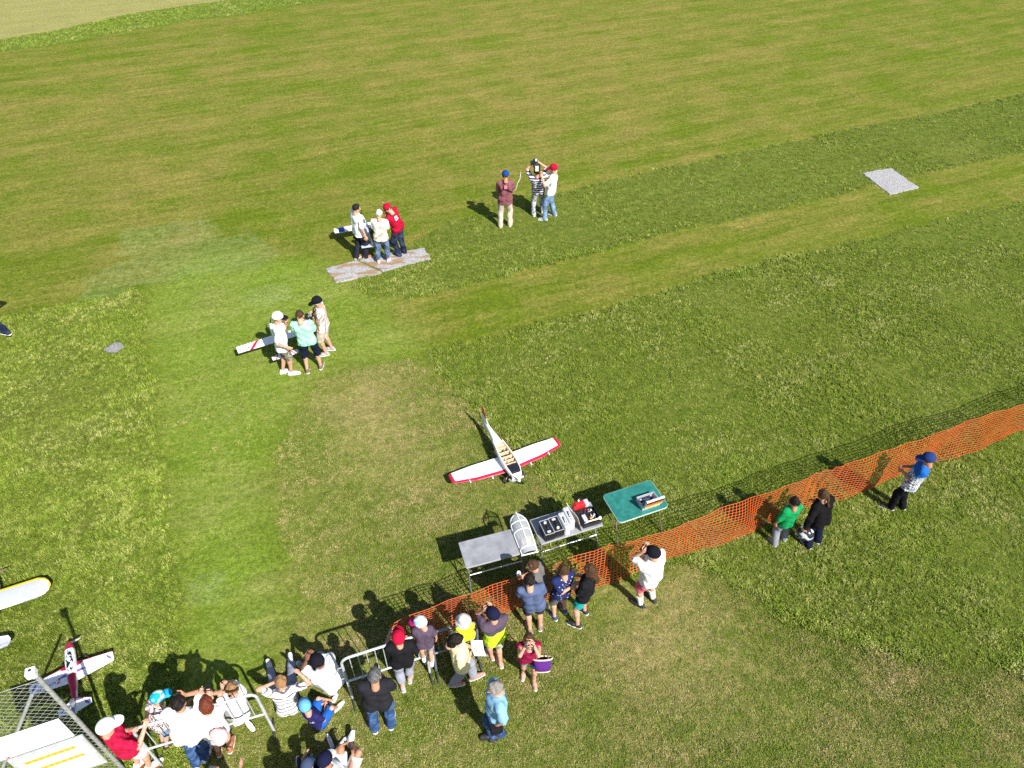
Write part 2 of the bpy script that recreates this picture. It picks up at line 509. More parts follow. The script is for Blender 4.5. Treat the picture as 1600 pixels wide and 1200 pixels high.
    tag(o, kind='structure')
    return o
def lane_soft(a):
    b = a.copy()
    for _ in range(14):
        b[1:-1, 1:-1] = (b[1:-1, 1:-1] * 2 + b[:-2, 1:-1] + b[2:, 1:-1] + b[1:-1, :-2] + b[1:-1, 2:]) / 6
    return b
ground = build_ground()
def gz(x, y): return 0.012 * math.sin(0.9 * x + 0.4 * y) * math.sin(0.7 * y)

# ------------------------------------------------------------------ grass blades (geometry-node instances)
STRIP_DIR = math.atan2(*(G(1600, 237) - G(800, 427))[[1, 0]])
def grass_mat(name, greens, dry_c, dry_lo, dry_hi):
    t = NT(name)
    pos = t.pos()
    big, mid, fine = t.noise(pos, 0.6, 4, 0.6), t.noise(pos, 4.0, 4, 0.62), t.noise(pos, 26, 3, 0.6)
    rnd = t.n('ShaderNodeObjectInfo').outputs['Random']
    base = t.mix(t.rng(mid, 0.3, 0.7), greens[0], greens[1])
    streak = t.noise(t.along(pos, STRIP_DIR, 7.0), 2.4, 3, 0.6)
    d = t.math('ADD', t.math('MULTIPLY', mid, 0.6), t.math('MULTIPLY', big, 1.3))
    d = t.math('ADD', d, t.math('MULTIPLY', rnd, 0.55))
    d = t.math('ADD', d, t.math('MULTIPLY', fine, 0.4))
    d = t.math('ADD', d, t.math('MULTIPLY', streak, 0.9))
    c = t.mix(t.rng(d, dry_lo, dry_hi), base, dry_c)
    k = t.rng(rnd, 0, 1, 0.62, 1.42)
    mul = t.n('ShaderNodeVectorMath', operation='SCALE')
    t.l(c, mul.inputs[0]); t.l(k, mul.inputs['Scale'])
    t.col(mul.outputs[0])
    return t.done(0.6, spec=0.25)
def tuft_coll(name, n_var, blades, length, width, spread, mat):
    cl = bpy.data.collections.new(name)
    for v in range(n_var):
        V, Fs = [], []
        for b in range(blades):
            a = random.uniform(0, 6.283)
            bx, by = random.gauss(0, spread), random.gauss(0, spread)
            L = length * random.uniform(0.55, 1.2)
            ln = random.uniform(0.25, 1.0)
            dx, dy = math.cos(a), math.sin(a)
            px, py = -dy, dx
            w = width * random.uniform(0.7, 1.3)
            h1, h2 = L * 0.55, L * (1.0 - 0.45 * ln)
            o1, o2 = L * 0.25 * ln, L * 0.85 * ln
            i = len(V)
            V += [(bx - px * w, by - py * w, -0.01), (bx + px * w, by + py * w, -0.01),
                  (bx + dx * o1 + px * w * .8, by + dy * o1 + py * w * .8, h1), (bx + dx * o1 - px * w * .8, by + dy * o1 - py * w * .8, h1),
                  (bx + dx * o2, by + dy * o2, h2)]
            Fs += [[i, i + 1, i + 2, i + 3], [i + 3, i + 2, i + 4]]
        o = bpy.data.objects.new('grass_tuft', mesh_from('grass_tuft', V, Fs, mat, smooth=False))
        cl.objects.link(o)
    return cl
def scatter(name, label, P, scale, coll):
    me = bpy.data.meshes.new(name)
    me.vertices.add(len(P))
    me.vertices.foreach_set('co', P.astype(np.float32).ravel())
    at = me.attributes.new('sc', 'FLOAT', 'POINT')
    at.data.foreach_set('value', scale.astype(np.float32))
    o = bpy.data.objects.new(name, me)
    COL.objects.link(o)
    tag(o, label, 'grass', kind='stuff')
    ng = bpy.data.node_groups.new(name + '_nodes', 'GeometryNodeTree')
    ng.interface.new_socket('Geometry', in_out='INPUT', socket_type='NodeSocketGeometry')
    ng.interface.new_socket('Geometry', in_out='OUTPUT', socket_type='NodeSocketGeometry')
    gi, go = ng.nodes.new('NodeGroupInput'), ng.nodes.new('NodeGroupOutput')
    ci = ng.nodes.new('GeometryNodeCollectionInfo')
    ci.inputs['Collection'].default_value = coll
    ci.inputs['Separate Children'].default_value = True
    ci.inputs['Reset Children'].default_value = True
    ip = ng.nodes.new('GeometryNodeInstanceOnPoints')
    ip.inputs['Pick Instance'].default_value = True
    rv = ng.nodes.new('FunctionNodeRandomValue')
    rv.data_type = 'FLOAT_VECTOR'
    rv.inputs[0].default_value = (-0.15, -0.15, 0)
    rv.inputs[1].default_value = (0.15, 0.15, 6.283)
    na = ng.nodes.new('GeometryNodeInputNamedAttribute')
    na.data_type = 'FLOAT'
    na.inputs['Name'].default_value = 'sc'
    lk = ng.links.new
    lk(gi.outputs[0], ip.inputs['Points'])
    lk(ci.outputs[0], ip.inputs['Instance'])
    lk(rv.outputs[0], ip.inputs['Rotation'])
    lk(na.outputs['Attribute'], ip.inputs['Scale'])
    lk(ip.outputs[0], go.inputs[0])
    md = o.modifiers.new('grass', 'NODES')
    md.node_group = ng
    return o
def visible(x, y, m=30):
    d = y * CT + CAM_H * ST
    u = 800 + FPX * x / d
    v = 600 + FPX * (-y * ST + CAM_H * CT) / d
    return (u > -m) & (u < 1600 + m) & (v > -m) & (v < 1200 + m)
def sample(n, x0, x1, y0, y1):
    return rng.uniform(x0, x1, n), rng.uniform(y0, y1, n)
def fbm(x, y, s, seed=0):
    return (np.sin(x * s + 1.3 + seed) * np.sin(y * s * 1.1 + 0.7 * seed) + 0.6 * np.sin(x * s * 2.3 + y * s * 0.9 + seed * 2) + 0.4 * np.sin(y * s * 3.1 - x * s * 1.7 + seed)) / 2.0
PADS = [gpoly([(509, 420), (560, 406), (612, 394), (664, 388), (675, 405), (640, 414), (598, 427), (524, 442), (516, 432)]),
        gpoly([(1347, 271), (1393, 263), (1437, 294), (1390, 306)]), gpoly([(162, 550), (175, 535), (189, 533), (196, 542), (186, 551), (172, 554)])]
def on_pads(x, y):
    r = np.zeros(x.shape, bool)
    for p in PADS: r |= in_poly(x, y, p)
    return r
def build_grass():
    m_r = grass_mat('rough_grass_blades', ((0.122, 0.186, 0.015), (0.205, 0.252, 0.033)), (0.40, 0.37, 0.14), 1.93, 2.65)
    m_s = grass_mat('short_grass_blades', ((0.11, 0.175, 0.012), (0.17, 0.225, 0.026)), (0.40, 0.31, 0.15), 1.78, 2.4)
    c_r = tuft_coll('rough_tufts', 8, 12, 0.058, 0.0048, 0.030, m_r)
    c_s = tuft_coll('short_tufts', 6, 12, 0.030, 0.0042, 0.030, m_s)
    # rough grass: density falls with distance as blades merge
    xs, ys = [], []
    for (n, y0, y1, hw) in ((110000, 3.6, 10, 11), (120000, 10, 18, 16), (70000, 18, 34, 24)):
        a, b = sample(n, -hw, hw, y0, y1)
        xs.append(a); ys.append(b)
    x, y = np.concatenate(xs), np.concatenate(ys)
    wx, wy = wobble(x, y)
    rough = region_values(wx + rng.normal(0, .05, len(x)), wy + rng.normal(0, .05, len(x)))[0]
    dens = 0.80 + 0.45 * fbm(x, y, 2.1, 1)
    k = (rough > 0.5) & ~on_pads(x, y) & visible(x, y) & (rng.uniform(0, 1, len(x)) < dens)
    x, y = x[k], y[k]
    sc = np.clip(0.85 + 0.35 * fbm(x, y, 1.3, 4) + rng.normal(0, 0.18, len(x)), 0.4, 1.7) * np.where(y > 18, 0.85, np.where(y > 10, 0.88, 0.9))
    wx, wy = wobble(x, y)                                 # uncut fringe scaled taller so its shade darkens the rough's border
    fringe = np.zeros(len(x), bool)
    for ox, oy in ((.2, 0), (-.2, 0), (0, .2), (0, -.2)): fringe |= region_values(wx + ox, wy + oy)[0] < 0.5
    sc = sc * np.where(fringe, 1.5, 1.0)
    P = np.stack([x, y, np.zeros_like(x)], 1)
    scatter('rough_grass', 'unmown tufty green grass of the field and the strips beside the mown lanes', P, sc, c_r)
    # short mown grass near the camera
    xs, ys = [], []
    for (n, y0, y1, hw) in ((120000, 3.6, 9, 10), (60000, 9, 14, 8)):
        a, b = sample(n, -hw, hw, y0, y1)
        xs.append(a); ys.append(b)
    x, y = np.concatenate(xs), np.concatenate(ys)
    wx, wy = wobble(x, y)
    rv_ = region_values(wx, wy)
    keep = (rv_[0] < 0.5) & ~on_pads(x, y) & visible(x, y) & (rng.uniform(0, 1, len(x)) < np.where(rv_[6] > 0.5, 0.9, 0.05))
    x, y = x[keep], y[keep]
    sc = np.clip(rng.normal(0.85, 0.25, len(x)), 0.35, 1.5)
    scatter('short_grass', 'short mown grass, partly dried out, on the spectator ground and the lane', np.stack([x, y, np.zeros_like(x)], 1), sc, c_s)
    # far green strip
    x, y = sample(60000, -32, 8, 30, 46)
    rv_ = region_values(x, y)
    keep = (rv_[4] > 0.5) & visible(x, y)
    x, y = x[keep], y[keep]
    scatter('verge_grass', 'bright green grass strip between the runway and the dry field', np.stack([x, y, np.zeros_like(x)], 1), np.full(len(x), 1.1), c_r)
build_grass()

# ------------------------------------------------------------------ smooth solid modelling (for bodies, clothes, heads, hands)
def nrm(v):
    v = np.asarray(v, float)
    return v / (np.linalg.norm(v) + 1e-9)
class Field:
    def __init__(s, lo, hi, h):
        s.h = h
        s.lo = np.asarray(lo, float)
        s.n = np.ceil((np.asarray(hi, float) - s.lo) / h).astype(int) + 1
        s.F = np.full(tuple(s.n), 0.5, np.float32)
        s.ax = [(s.lo[i] + h * np.arange(s.n[i])).astype(np.float32) for i in range(3)]
    def sl(s, lo, hi):
        a = np.clip(np.floor((np.asarray(lo) - s.lo) / s.h).astype(int), 0, s.n)
        b = np.clip(np.ceil((np.asarray(hi) - s.lo) / s.h).astype(int) + 1, 0, s.n)
        return tuple(slice(int(p), int(q)) for p, q in zip(a, b))
    def grid(s, sl):
        return np.meshgrid(s.ax[0][sl[0]], s.ax[1][sl[1]], s.ax[2][sl[2]], indexing='ij')
    def put(s, sl, d, k):
        f = s.F[sl]
        if k > 0:
            hh = np.clip(0.5 + 0.5 * (f - d) / k, 0, 1)
            s.F[sl] = f + (d - f) * hh - k * hh * (1 - hh)
        else: s.F[sl] = np.minimum(f, d)
    def cone(s, a, b, ra, rb, k=0.03, planes=()):
        """tapered capsule, optionally cut by (point, normal) planes that keep the negative side"""
        a, b = np.asarray(a, float), np.asarray(b, float)
        mr = max(ra, rb) + k + 2 * s.h
        sl = s.sl(np.minimum(a, b) - mr, np.maximum(a, b) + mr)
        X, Y, Z = s.grid(sl)
        if X.size == 0: return s
        ab = b - a
        L2 = float(ab @ ab) + 1e-9
        t = np.clip(((X - a[0]) * ab[0] + (Y - a[1]) * ab[1] + (Z - a[2]) * ab[2]) / L2, 0, 1)
        d = np.sqrt((X - a[0] - t * ab[0]) ** 2 + (Y - a[1] - t * ab[1]) ** 2 + (Z - a[2] - t * ab[2]) ** 2) - (ra + (rb - ra) * t)
        for p, n in planes:
            d = np.maximum(d, (X - p[0]) * n[0] + (Y - p[1]) * n[1] + (Z - p[2]) * n[2])
        s.put(sl, d, k)
        return s
    def ell(s, c, r, k=0.02, neg=False, rot=None):
        c, r = np.asarray(c, float), np.asarray(r, float)
        m = max(r) + k + 2 * s.h
        sl = s.sl(c - m, c + m)
        X, Y, Z = s.grid(sl)
        if X.size == 0: return s
        x, y, z = X - c[0], Y - c[1], Z - c[2]
        if rot is not None:
            x, y, z = (rot[0, 0] * x + rot[1, 0] * y + rot[2, 0] * z, rot[0, 1] * x + rot[1, 1] * y + rot[2, 1] * z, rot[0, 2] * x + rot[1, 2] * y + rot[2, 2] * z)
        q = np.sqrt((x / r[0]) ** 2 + (y / r[1]) ** 2 + (z / r[2]) ** 2)
        q2 = np.sqrt((x / r[0] ** 2) ** 2 + (y / r[1] ** 2) ** 2 + (z / r[2] ** 2) ** 2) + 1e-6
        d = q * (q - 1) / q2
        if neg: s.F[sl] = np.maximum(s.F[sl], -d)
        else: s.put(sl, d, k)
        return s
    def cut(s, p, n):
        X, Y, Z = s.grid((slice(None),) * 3)
        s.F = np.maximum(s.F, (X - p[0]) * n[0] + (Y - p[1]) * n[1] + (Z - p[2]) * n[2])
        return s
    def wrinkle(s, amp, freq, seed, aniso=(1, 1, 1)):
        r_ = np.random.default_rng(seed)
        X, Y, Z = s.grid((slice(None),) * 3)
        w = 0
        for i in range(6):
            kv = r_.normal(0, 1, 3) * np.array(aniso) * freq * (0.6 + 0.3 * i)
            w = w + np.sin(X * kv[0] + Y * kv[1] + Z * kv[2] + r_.uniform(0, 6.28)) / (1 + 0.4 * i)
        s.F = s.F + (amp * w / 2).astype(np.float32)
        return s
    def mesh(s):
        F, h = s.F, s.h
        S = F < 0
        c = np.zeros(tuple(np.array(F.shape) - 1), np.int8)
        offs = [(i, j, k) for i in (0, 1) for j in (0, 1) for k in (0, 1)]
        nx, ny, nz = F.shape
        for (i, j, k) in offs: c += S[i:nx - 1 + i, j:ny - 1 + j, k:nz - 1 + k]
        act = (c > 0) & (c < 8)
        I, J, K = np.nonzero(act)
        idx = np.full(act.shape, -1, np.int64)
        idx[I, J, K] = np.arange(len(I))
        acc = np.zeros((len(I), 3)); cnt = np.zeros(len(I))
        for a in offs:
            for axx in range(3):
                if a[axx] == 1: continue
                b = list(a); b[axx] = 1
                fa = F[I + a[0], J + a[1], K + a[2]].astype(float)
                fb = F[I + b[0], J + b[1], K + b[2]].astype(float)
                m = (fa < 0) != (fb < 0)
                t = np.where(m, fa / np.where(m, fa - fb, 1), 0)
                for q in range(3): acc[:, q] += np.where(m, a[q] + (t if q == axx else 0), 0)
                cnt += m
        V = (np.stack([I, J, K], 1) + acc / np.maximum(cnt, 1)[:, None]) * h + s.lo
        Q = []
        for axx in range(3):
            u, v = (axx + 1) % 3, (axx + 2) % 3
            A = np.moveaxis(S, (axx, u, v), (0, 1, 2))
            D = np.moveaxis(idx, (axx, u, v), (0, 1, 2))
            df = A[:-1, 1:-1, 1:-1] != A[1:, 1:-1, 1:-1]
            p, q, r_ = np.nonzero(df)
            ins = A[p, q + 1, r_ + 1]
            q0, q1, q2, q3 = D[p, q, r_], D[p, q + 1, r_], D[p, q + 1, r_ + 1], D[p, q, r_ + 1]
            quad = np.stack([q0, q1, q2, q3], 1)
            quad[~ins] = quad[~ins][:, ::-1]
            Q.append(quad)
        Q = np.concatenate(Q)
        Q = Q[(Q >= 0).all(1)]
        return V, Q

# ---- canonical head, hair, hats, hands, shoes
def make_head():
    f = Field((-.15, -.12, -.19), (.15, .12, .16), .0065)
    f.ell((-.012, 0, .03), (.098, .077, .092), 0.01)
    f.ell((.022, 0, -.05), (.062, .055, .068), 0.03)
    f.ell((.075, 0, .032), (.018, .05, .012), 0.015)
    f.cone((.088, 0, .012), (.106, 0, -.022), .009, .0145, .012)
    for sgn in (1, -1):
        f.ell((-.005, sgn * .08, -.005), (.022, .012, .034), .008)
        f.ell((.100, sgn * .032, .012), (.018, .017, .012), 0, neg=True)
    f.ell((.083, 0, -.058), (.010, .024, .009), .006)
    f.cone((-.02, 0, -.05), (-.035, 0, -.16), .055, .058, .03)
    V, Q = f.mesh()
    c = V[Q].mean(1)
    mi = np.zeros(len(Q), int)
    for sgn in (1, -1): mi[np.linalg.norm(c - np.array([.084, sgn * .032, .012]), axis=1) < .014] = 1
    mi[(np.abs(c[:, 2] + .058) < .009) & (np.abs(c[:, 1]) < .022) & (c[:, 0] > .07)] = 2
    return V, Q, mi
HEAD = make_head()
_hc = {}
def make_hair(style):
    if style in _hc: return _hc[style]
    f = Field((-.24, -.15, -.34), (.16, .15, .19), .0085)
    f.ell((-.014, 0, .036), (.106, .087, .101), 0.01)
    if style in ('bob', 'long'):
        f.ell((-.035, 0, -.045), (.085, .096, .095), .03)
    if style == 'long':
        f.cone((-.07, 0, -.05), (-.105, 0, -.25), .075, .055, .04)
    if style == 'tail':
        f.cone((-.11, 0, .04), (-.15, 0, -.16), .03, .014, .015)
    if style == 'bald':
        pass
    f.wrinkle(.012, 60, 11)
    X, Y, Z = f.grid((slice(None),) * 3)
    face = 0.82 * (X - .058) - 0.57 * (Z - .05)
    f.F = np.maximum(f.F, np.where(Z < .12, face, -1))
    if style in ('short', 'tail'):
        low = -(Z - (-.022 + 0.42 * (X + .02)))
        if style == 'tail': low = np.where(X < -.10, -1, low)
        f.F = np.maximum(f.F, low)
    if style == 'bald': f.F = np.maximum(f.F, np.maximum(-(Z + .05), Z - .045))
    if style == 'bob': f.F = np.maximum(f.F, -(Z + .125))
    _hc[style] = f.mesh()
    return _hc[style]
def make_hat(kind):
    if kind in _hc: return _hc[kind]
    if kind == 'dome':
        f = Field((-.16, -.14, -.03), (.15, .14, .19), .008)
        f.ell((-.010, 0, .045), (.114, .096, .106), 0.01)
        f.ell((-.010, 0, .150), (.012, .012, .006), 0.004)
        f.cut((0, 0, .020), (0.10, 0, -1))
    elif kind == 'brim':
        f = Field((.0, -.13, -.03), (.26, .13, .12), .007)
        X, Y, Z = f.grid((slice(None),) * 3)
        zz = Z - .036 + 3.2 * Y ** 2 + 0.35 * (X - .09)
        q = np.sqrt(((X - .095) / .105) ** 2 + (Y / .086) ** 2)
        f.F = np.maximum((q - 1) * .08, np.abs(zz) - .0075).astype(np.float32)
        f.F = np.maximum(f.F, .05 - X)
    elif kind == 'bucket':
        f = Field((-.22, -.22, -.04), (.22, .22, .19), .009)
        f.ell((-.010, 0, .045), (.112, .096, .098), 0.01)
        X, Y, Z = f.grid((slice(None),) * 3)
        q = np.sqrt(((X + .01) / .165) ** 2 + (Y / .15) ** 2)
        d = np.maximum((q - 1) * .15, np.abs(Z - .035 + .16 * (q - .6)) - .009)
        f.put((slice(None),) * 3, d, .015)
        f.cut((0, 0, -.02), (0, 0, -1))
    _hc[kind] = f.mesh()
    return _hc[kind]
def make_hand(kind):
    if kind in _hc: return _hc[kind]
    f = Field((-.06, -.08, -.11), (.23, .11, .06), .0046)
    f.ell((.045, 0, 0), (.056, .042, .018), .008)
    f.cone((-.04, 0, 0), (.02, 0, 0), .026, .024, .02)
    bend = {'relaxed': (12, 26, 22), 'grip': (48, 62, 45), 'flat': (4, 6, 6)}[kind]
    for i, (y, L) in enumerate(((.031, .070), (.0105, .078), (-.0105, .072), (-.030, .056))):
        p = np.array([.082 - abs(i - 1.2) * .004, y, 0.0])
        ang = 0
        for sgi, fr in enumerate((.45, .3, .25)):
            ang += bend[sgi]
            q = p + L * fr * np.array([math.cos(R(ang)), y * 1.2, -math.sin(R(ang))])
            f.cone(p, q, .0098 - .0008 * sgi, .009 - .0008 * sgi, .003)
            p = q
    f.cone((.018, .03, -.004), (.052, .062, -.016), .013, .011, .008)
    f.cone((.052, .062, -.016), (.083, .064, -.028 if kind != 'grip' else -.045), .0105, .009, .003)
    _hc[kind] = f.mesh()
    return _hc[kind]
def make_shoe():
    if 'shoe' in _hc: return _hc['shoe']
    f = Field((-.11, -.08, -.03), (.25, .08, .15), .009)
    f.cone((-.045, 0, .045), (.075, 0, .043), .038, .044, .02)
    f.cone((.075, 0, .043), (.165, 0, .034), .044, .034, .02)
    f.cone((-.025, 0, .05), (-.02, 0, .105), .042, .040, .03)
    f.cut((0, 0, .018), (0, 0, -1)); f.cut((0, 0, .105), (0, 0, 1))
    up = f.mesh()
    g = Field((-.11, -.08, -.03), (.25, .08, .06), .009)
    g.cone((-.05, 0, .012), (.075, .0, .012), .042, .049, .01)
    g.cone((.075, 0, .012), (.172, 0, .012), .049, .038, .01)
    g.cut((0, 0, .0), (0, 0, -1)); g.cut((0, 0, .030), (0, 0, 1))
    _hc['shoe'] = (up, g.mesh())
    return _hc['shoe']

def ik(a, target, l1, l2, pole):
    a, target = np.asarray(a, float), np.asarray(target, float)
    v = target - a
    d = np.linalg.norm(v)
    mx = (l1 + l2) * 0.985
    if d > mx:
        target = a + v / d * mx
        d = mx
    d = max(d, abs(l1 - l2) + 0.03)
    u = nrm(v)
    p = np.asarray(pole, float)
    p = p - u * (p @ u)
    p = nrm(p)
    ca = np.clip((l1 * l1 + d * d - l2 * l2) / (2 * l1 * d), -1, 1)
    j = a + u * l1 * ca + p * l1 * math.sqrt(max(0, 1 - ca * ca))
    return j, a + u * d
def rotz(a):
    c, s_ = math.cos(a), math.sin(a)
    return np.array([[c, -s_, 0], [s_, c, 0], [0, 0, 1]])
def frame(x, z):
    x = nrm(x)
    z = np.asarray(z, float)
    z = nrm(z - x * (z @ x))
    y = np.cross(z, x)
    return np.stack([x, y, z], 1)

SKINS = {'fair': (0.52, 0.30, 0.21), 'tan': (0.40, 0.205, 0.125), 'dark': (0.20, 0.095, 0.055)}
HAIRS = {'black': ((0.005, 0.004, 0.004), (0.016, 0.012, 0.010)), 'brown': ((0.028, 0.014, 0.007), (0.078, 0.040, 0.019)), 'red': ((0.075, 0.014, 0.008), (0.16, 0.04, 0.02)),
         'grey': ((0.10, 0.092, 0.082), (0.27, 0.25, 0.225)), 'salt': ((0.03, 0.03, 0.032), (0.15, 0.15, 0.155)), 'white': ((0.42, 0.42, 0.42), (0.62, 0.62, 0.61)), 'fair': ((0.17, 0.085, 0.035), (0.33, 0.19, 0.09))}
EYE = plain('eye_dark', (0.03, 0.02, 0.015), 0.2)
LIP = plain('lip', (0.36, 0.13, 0.11), 0.5)
PEOPLE = {}
_seed = [100]
def person(key, label, feet, head, h=1.74, face=90, sk='fair', hair=('short', 'brown'), cap=None, shirt=None, sleeve=.5, hem=.10, legs=None, leglen=1.0,
           shoe=None, sole=None, hl='down', hr='down', grip=('relaxed', 'relaxed'), hyaw=0, hpitch=8, fat=0.0, sit=None, pel=.3, loose=0.0, toes=0, poleL=None, poleR=None, group=None, lean_max=60, twist=0, skirt=False, roll=None, fz=0.0):
    """feet: survey coordinates of (left, right) foot or one point; head: survey coordinate of the head's centre; face: heading in degrees"""
    _seed[0] += 1
    sd = _seed[0]
    s = h / 1.74
    hs = s ** 0.45                                        # children have relatively large heads
    if isinstance(feet[0], (int, float)):
        c = G(*feet)
        fl = c + rotz(R(face)) @ np.array([.02, .11, 0]) * s
        fr = c + rotz(R(face)) @ np.array([-.02, -.11, 0]) * s
    else: fl, fr = G(*feet[0], fz), G(*feet[1], fz)
    F0 = (fl + fr) / 2
    F0[2] = 0
    if sit: F0 = G(*sit[0])
    W2L = rotz(-R(face))
    L = lambda w: W2L @ (np.asarray(w, float) - F0)
    fl, fr = L(fl), L(fr)
    # torso from the head's line of sight
    C, dr = np.array([0, 0, CAM_H]), nrm(ray(*head))
    Rt = .53 * s + .165 * hs
    hip_z = sit[1] if sit else .915 * s + fz
    h0 = G(head[0], head[1], hip_z + Rt * .97)
    off = h0 - F0
    off[2] = 0
    P = F0 + (off * pel if not sit else off * 0)
    P[2] = hip_z
    oc = C - P
    b = oc @ dr
    disc = b * b - (oc @ oc - Rt * Rt)
    tt = -b - math.sqrt(max(disc, 0))
    Hd = C + dr * tt
    P, Hd = L(P), L(Hd)
    u = nrm(Hd - P)
    mz = math.cos(R(lean_max))
    if u[2] < mz:
        hv = nrm([u[0], u[1], 0]) * math.sqrt(1 - mz * mz)
        u = np.array([hv[0], hv[1], mz])
    tw = R(twist)
    lft = np.array([-math.sin(tw), math.cos(tw), 0.0])
    lft = nrm(lft - u * (lft @ u))
    fwd = np.cross(lft, u)
    w = 1 + 0.25 * fat
    waist, chest, nb = P + u * .17 * s, P + u * .40 * s, P + u * .505 * s
    Hd = P + u * Rt
    sh = {1: P + u * .475 * s + lft * .172 * s * (1 + .1 * fat), -1: P + u * .475 * s - lft * .172 * s * (1 + .1 * fat)}
    lh = nrm(np.array([0, 1.0, 0]) * .5 + lft * .5)
    hp = {1: P + lh * .088 * s, -1: P - lh * .088 * s}
    # head frame
    a = R(hyaw)
    hf = np.array([math.cos(a) * math.cos(R(hpitch)), math.sin(a) * math.cos(R(hpitch)), -math.sin(R(hpitch))])
    HF = frame(hf, np.array([0, 0, 1.0]) * 0.75 + u * 0.25 + np.array([0.3 * math.cos(a), 0.3 * math.sin(a), 0]) * math.sin(R(hpitch)))
    headp = Hd + HF[:, 0] * .02
    # arms
    def target(spec, sg):
        if isinstance(spec, str):
            return {'down': sh[sg] + np.array([.05, sg * .09, -.53]) * s, 'hip': P + (fwd * .02 + lft * sg * .2 + u * .12) * s,
                    'eyes': headp + HF @ (np.array([.145, sg * .065, .0]) * hs), 'belly': P + (fwd * .27 + lft * sg * .07 + u * .2) * s,
                    'chest': P + (fwd * .28 + lft * sg * .06 + u * .36) * s, 'back': P + (-fwd * .17 + lft * sg * .05 + u * .05) * s,
                    'pocket': P + (fwd * .05 + lft * sg * .2 - u * .02) * s, 'brow': headp + HF @ (np.array([.13, sg * .05, .07]) * hs),
                    'ear': headp + HF @ (np.array([.03, sg * .12, .0]) * hs), 'phone': P + (fwd * .30 + lft * sg * .05 + u * .30) * s,
                    'high': headp + HF @ (np.array([.22, sg * .10, .14]) * hs)}[spec]
        if spec[0] == 'p': return L(G(spec[1], spec[2], spec[3]))
        return np.asarray(spec, float) * s
    arms = {}
    for sg, spec, pole in ((1, hl, poleL), (-1, hr, poleR)):
        pl = -fwd * .35 - np.array([0, 0, 1.0]) + lft * sg * (.3 if spec in ('eyes', 'brow', 'chest') else .55) if pole is None else np.asarray(pole, float)
        el, wr = ik(sh[sg], target(spec, sg), .285 * s, .25 * s, pl)
        arms[sg] = (sh[sg], el, wr)
    # legs
    lg = {}
    for sg, f in ((1, fl), (-1, fr)):
        ank = f + np.array([0, 0, .085 * s])
        ty = R(toes) + sg * R(9)
        kp = np.array([math.cos(ty), math.sin(ty) + (.0 if not sit else sg * .25), .0 if not sit else 1.2])
        kn, an = ik(hp[sg], ank, .435 * s, .415 * s, kp)
        lg[sg] = (hp[sg], kn, an, ty)
    root = empty('person', F0, R(face), label, 'person', group)
    PEOPLE[key] = dict(lg=lg, root=root, headp=headp, HF=HF, arms=arms, P=P, u=u, fwd=fwd, lft=lft, s=s, hs=hs, F0=F0, face=face, L=L, W=lambda p: rotz(R(face)) @ np.asarray(p, float) + F0)
    allp = [P, Hd, waist] + [q for t_ in arms.values() for q in t_] + [q for t_ in lg.values() for q in t_[:3]]
    lo, hi = np.min(allp, 0) - .26 * s, np.max(allp, 0) + .26 * s
    # ---- torso shape shared by body and clothes
    def torso(f, g, k, low=0.0):
        for sg in (1, -1):
            f.cone(P + lh * sg * .072 * s - u * low, waist + lft * sg * .058 * s * w, (.103 * w + g) * s, (.092 * w + g) * s, k)
            f.cone(waist + lft * sg * .058 * s * w, chest + lft * sg * .085 * s, (.092 * w + g) * s, (.100 * w ** .5 + g) * s, k)
            f.cone(nb, sh[sg], (.05 + g) * s, (.052 + g * .9) * s, k)
        f.cone(P + fwd * (.02 + .09 * fat) * s + u * .04 * s, P + fwd * (.025 + .07 * fat) * s + u * .2 * s, (.095 * w + g) * s, (.09 * w + g) * s, k)
        f.cone(chest + fwd * .02 * s, chest - fwd * .015 * s + u * .05 * s, (.1 + g) * s, (.085 + g) * s, k)
    # ---- body
    f = Field(lo, hi, .015 * s ** .5)
    torso(f, 0, .035 * s)
    f.cone(nb - u * .02 * s, headp - HF[:, 2] * .1 * hs - HF[:, 0] * .025 * hs, .056 * s, .054 * hs, .03 * s)
    for sg in (1, -1):
        A, B, Cc = arms[sg]
        f.cone(A, B, .047 * s, .039 * s, .025 * s)
        f.cone(B, Cc, .040 * s, .027 * s, .015 * s)
        A, B, Cc, ty = lg[sg]
        f.cone(A, B, .086 * w ** .6 * s, .050 * s, .03 * s)
        cm = B + (Cc - B) * .3 - np.array([math.cos(ty), math.sin(ty), 0]) * .012 * s
        f.cone(B, cm, .049 * s, .053 * s, .015 * s)
        f.cone(cm, Cc, .053 * s, .034 * s, .015 * s)
        f.cone(Cc, Cc - np.array([0, 0, .04 * s]), .035 * s, .036 * s, .02 * s)
    V, Q = f.mesh()
    parts = [(V, Q, np.zeros(len(Q), int))]
    parts.append((HEAD[0] * hs @ HF.T + headp, HEAD[1], HEAD[2]))
    for sg, gk in ((1, grip[0]), (-1, grip[1])):
        hv, hq = make_hand(gk)
        if sg < 0: hv, hq = hv * np.array([1, -1, 1]), hq[:, ::-1]
        A, B, Cc = arms[sg]
        fd = nrm(Cc - B)
        palm = -lft * sg * 1.0 + fwd * .15 - u * .25
        if abs(fd @ lft) > .75: palm = -u - fwd * .2
        HFm = frame(fd, -palm)
        if roll is not None: pass
        parts.append((hv * s @ HFm.T + Cc, hq, np.zeros(len(hq), int)))
    n = 0
    VV, QQ, MM = [], [], []
    for v, q, m in parts:
        VV.append(v); QQ.append(q + n); MM.append(m); n += len(v)
    obj('body', np.concatenate(VV), np.concatenate(QQ), [skin('skin_' + sk, SKINS[sk]), EYE, LIP], root, np.concatenate(MM))
    # ---- trousers / shorts
    FT = None
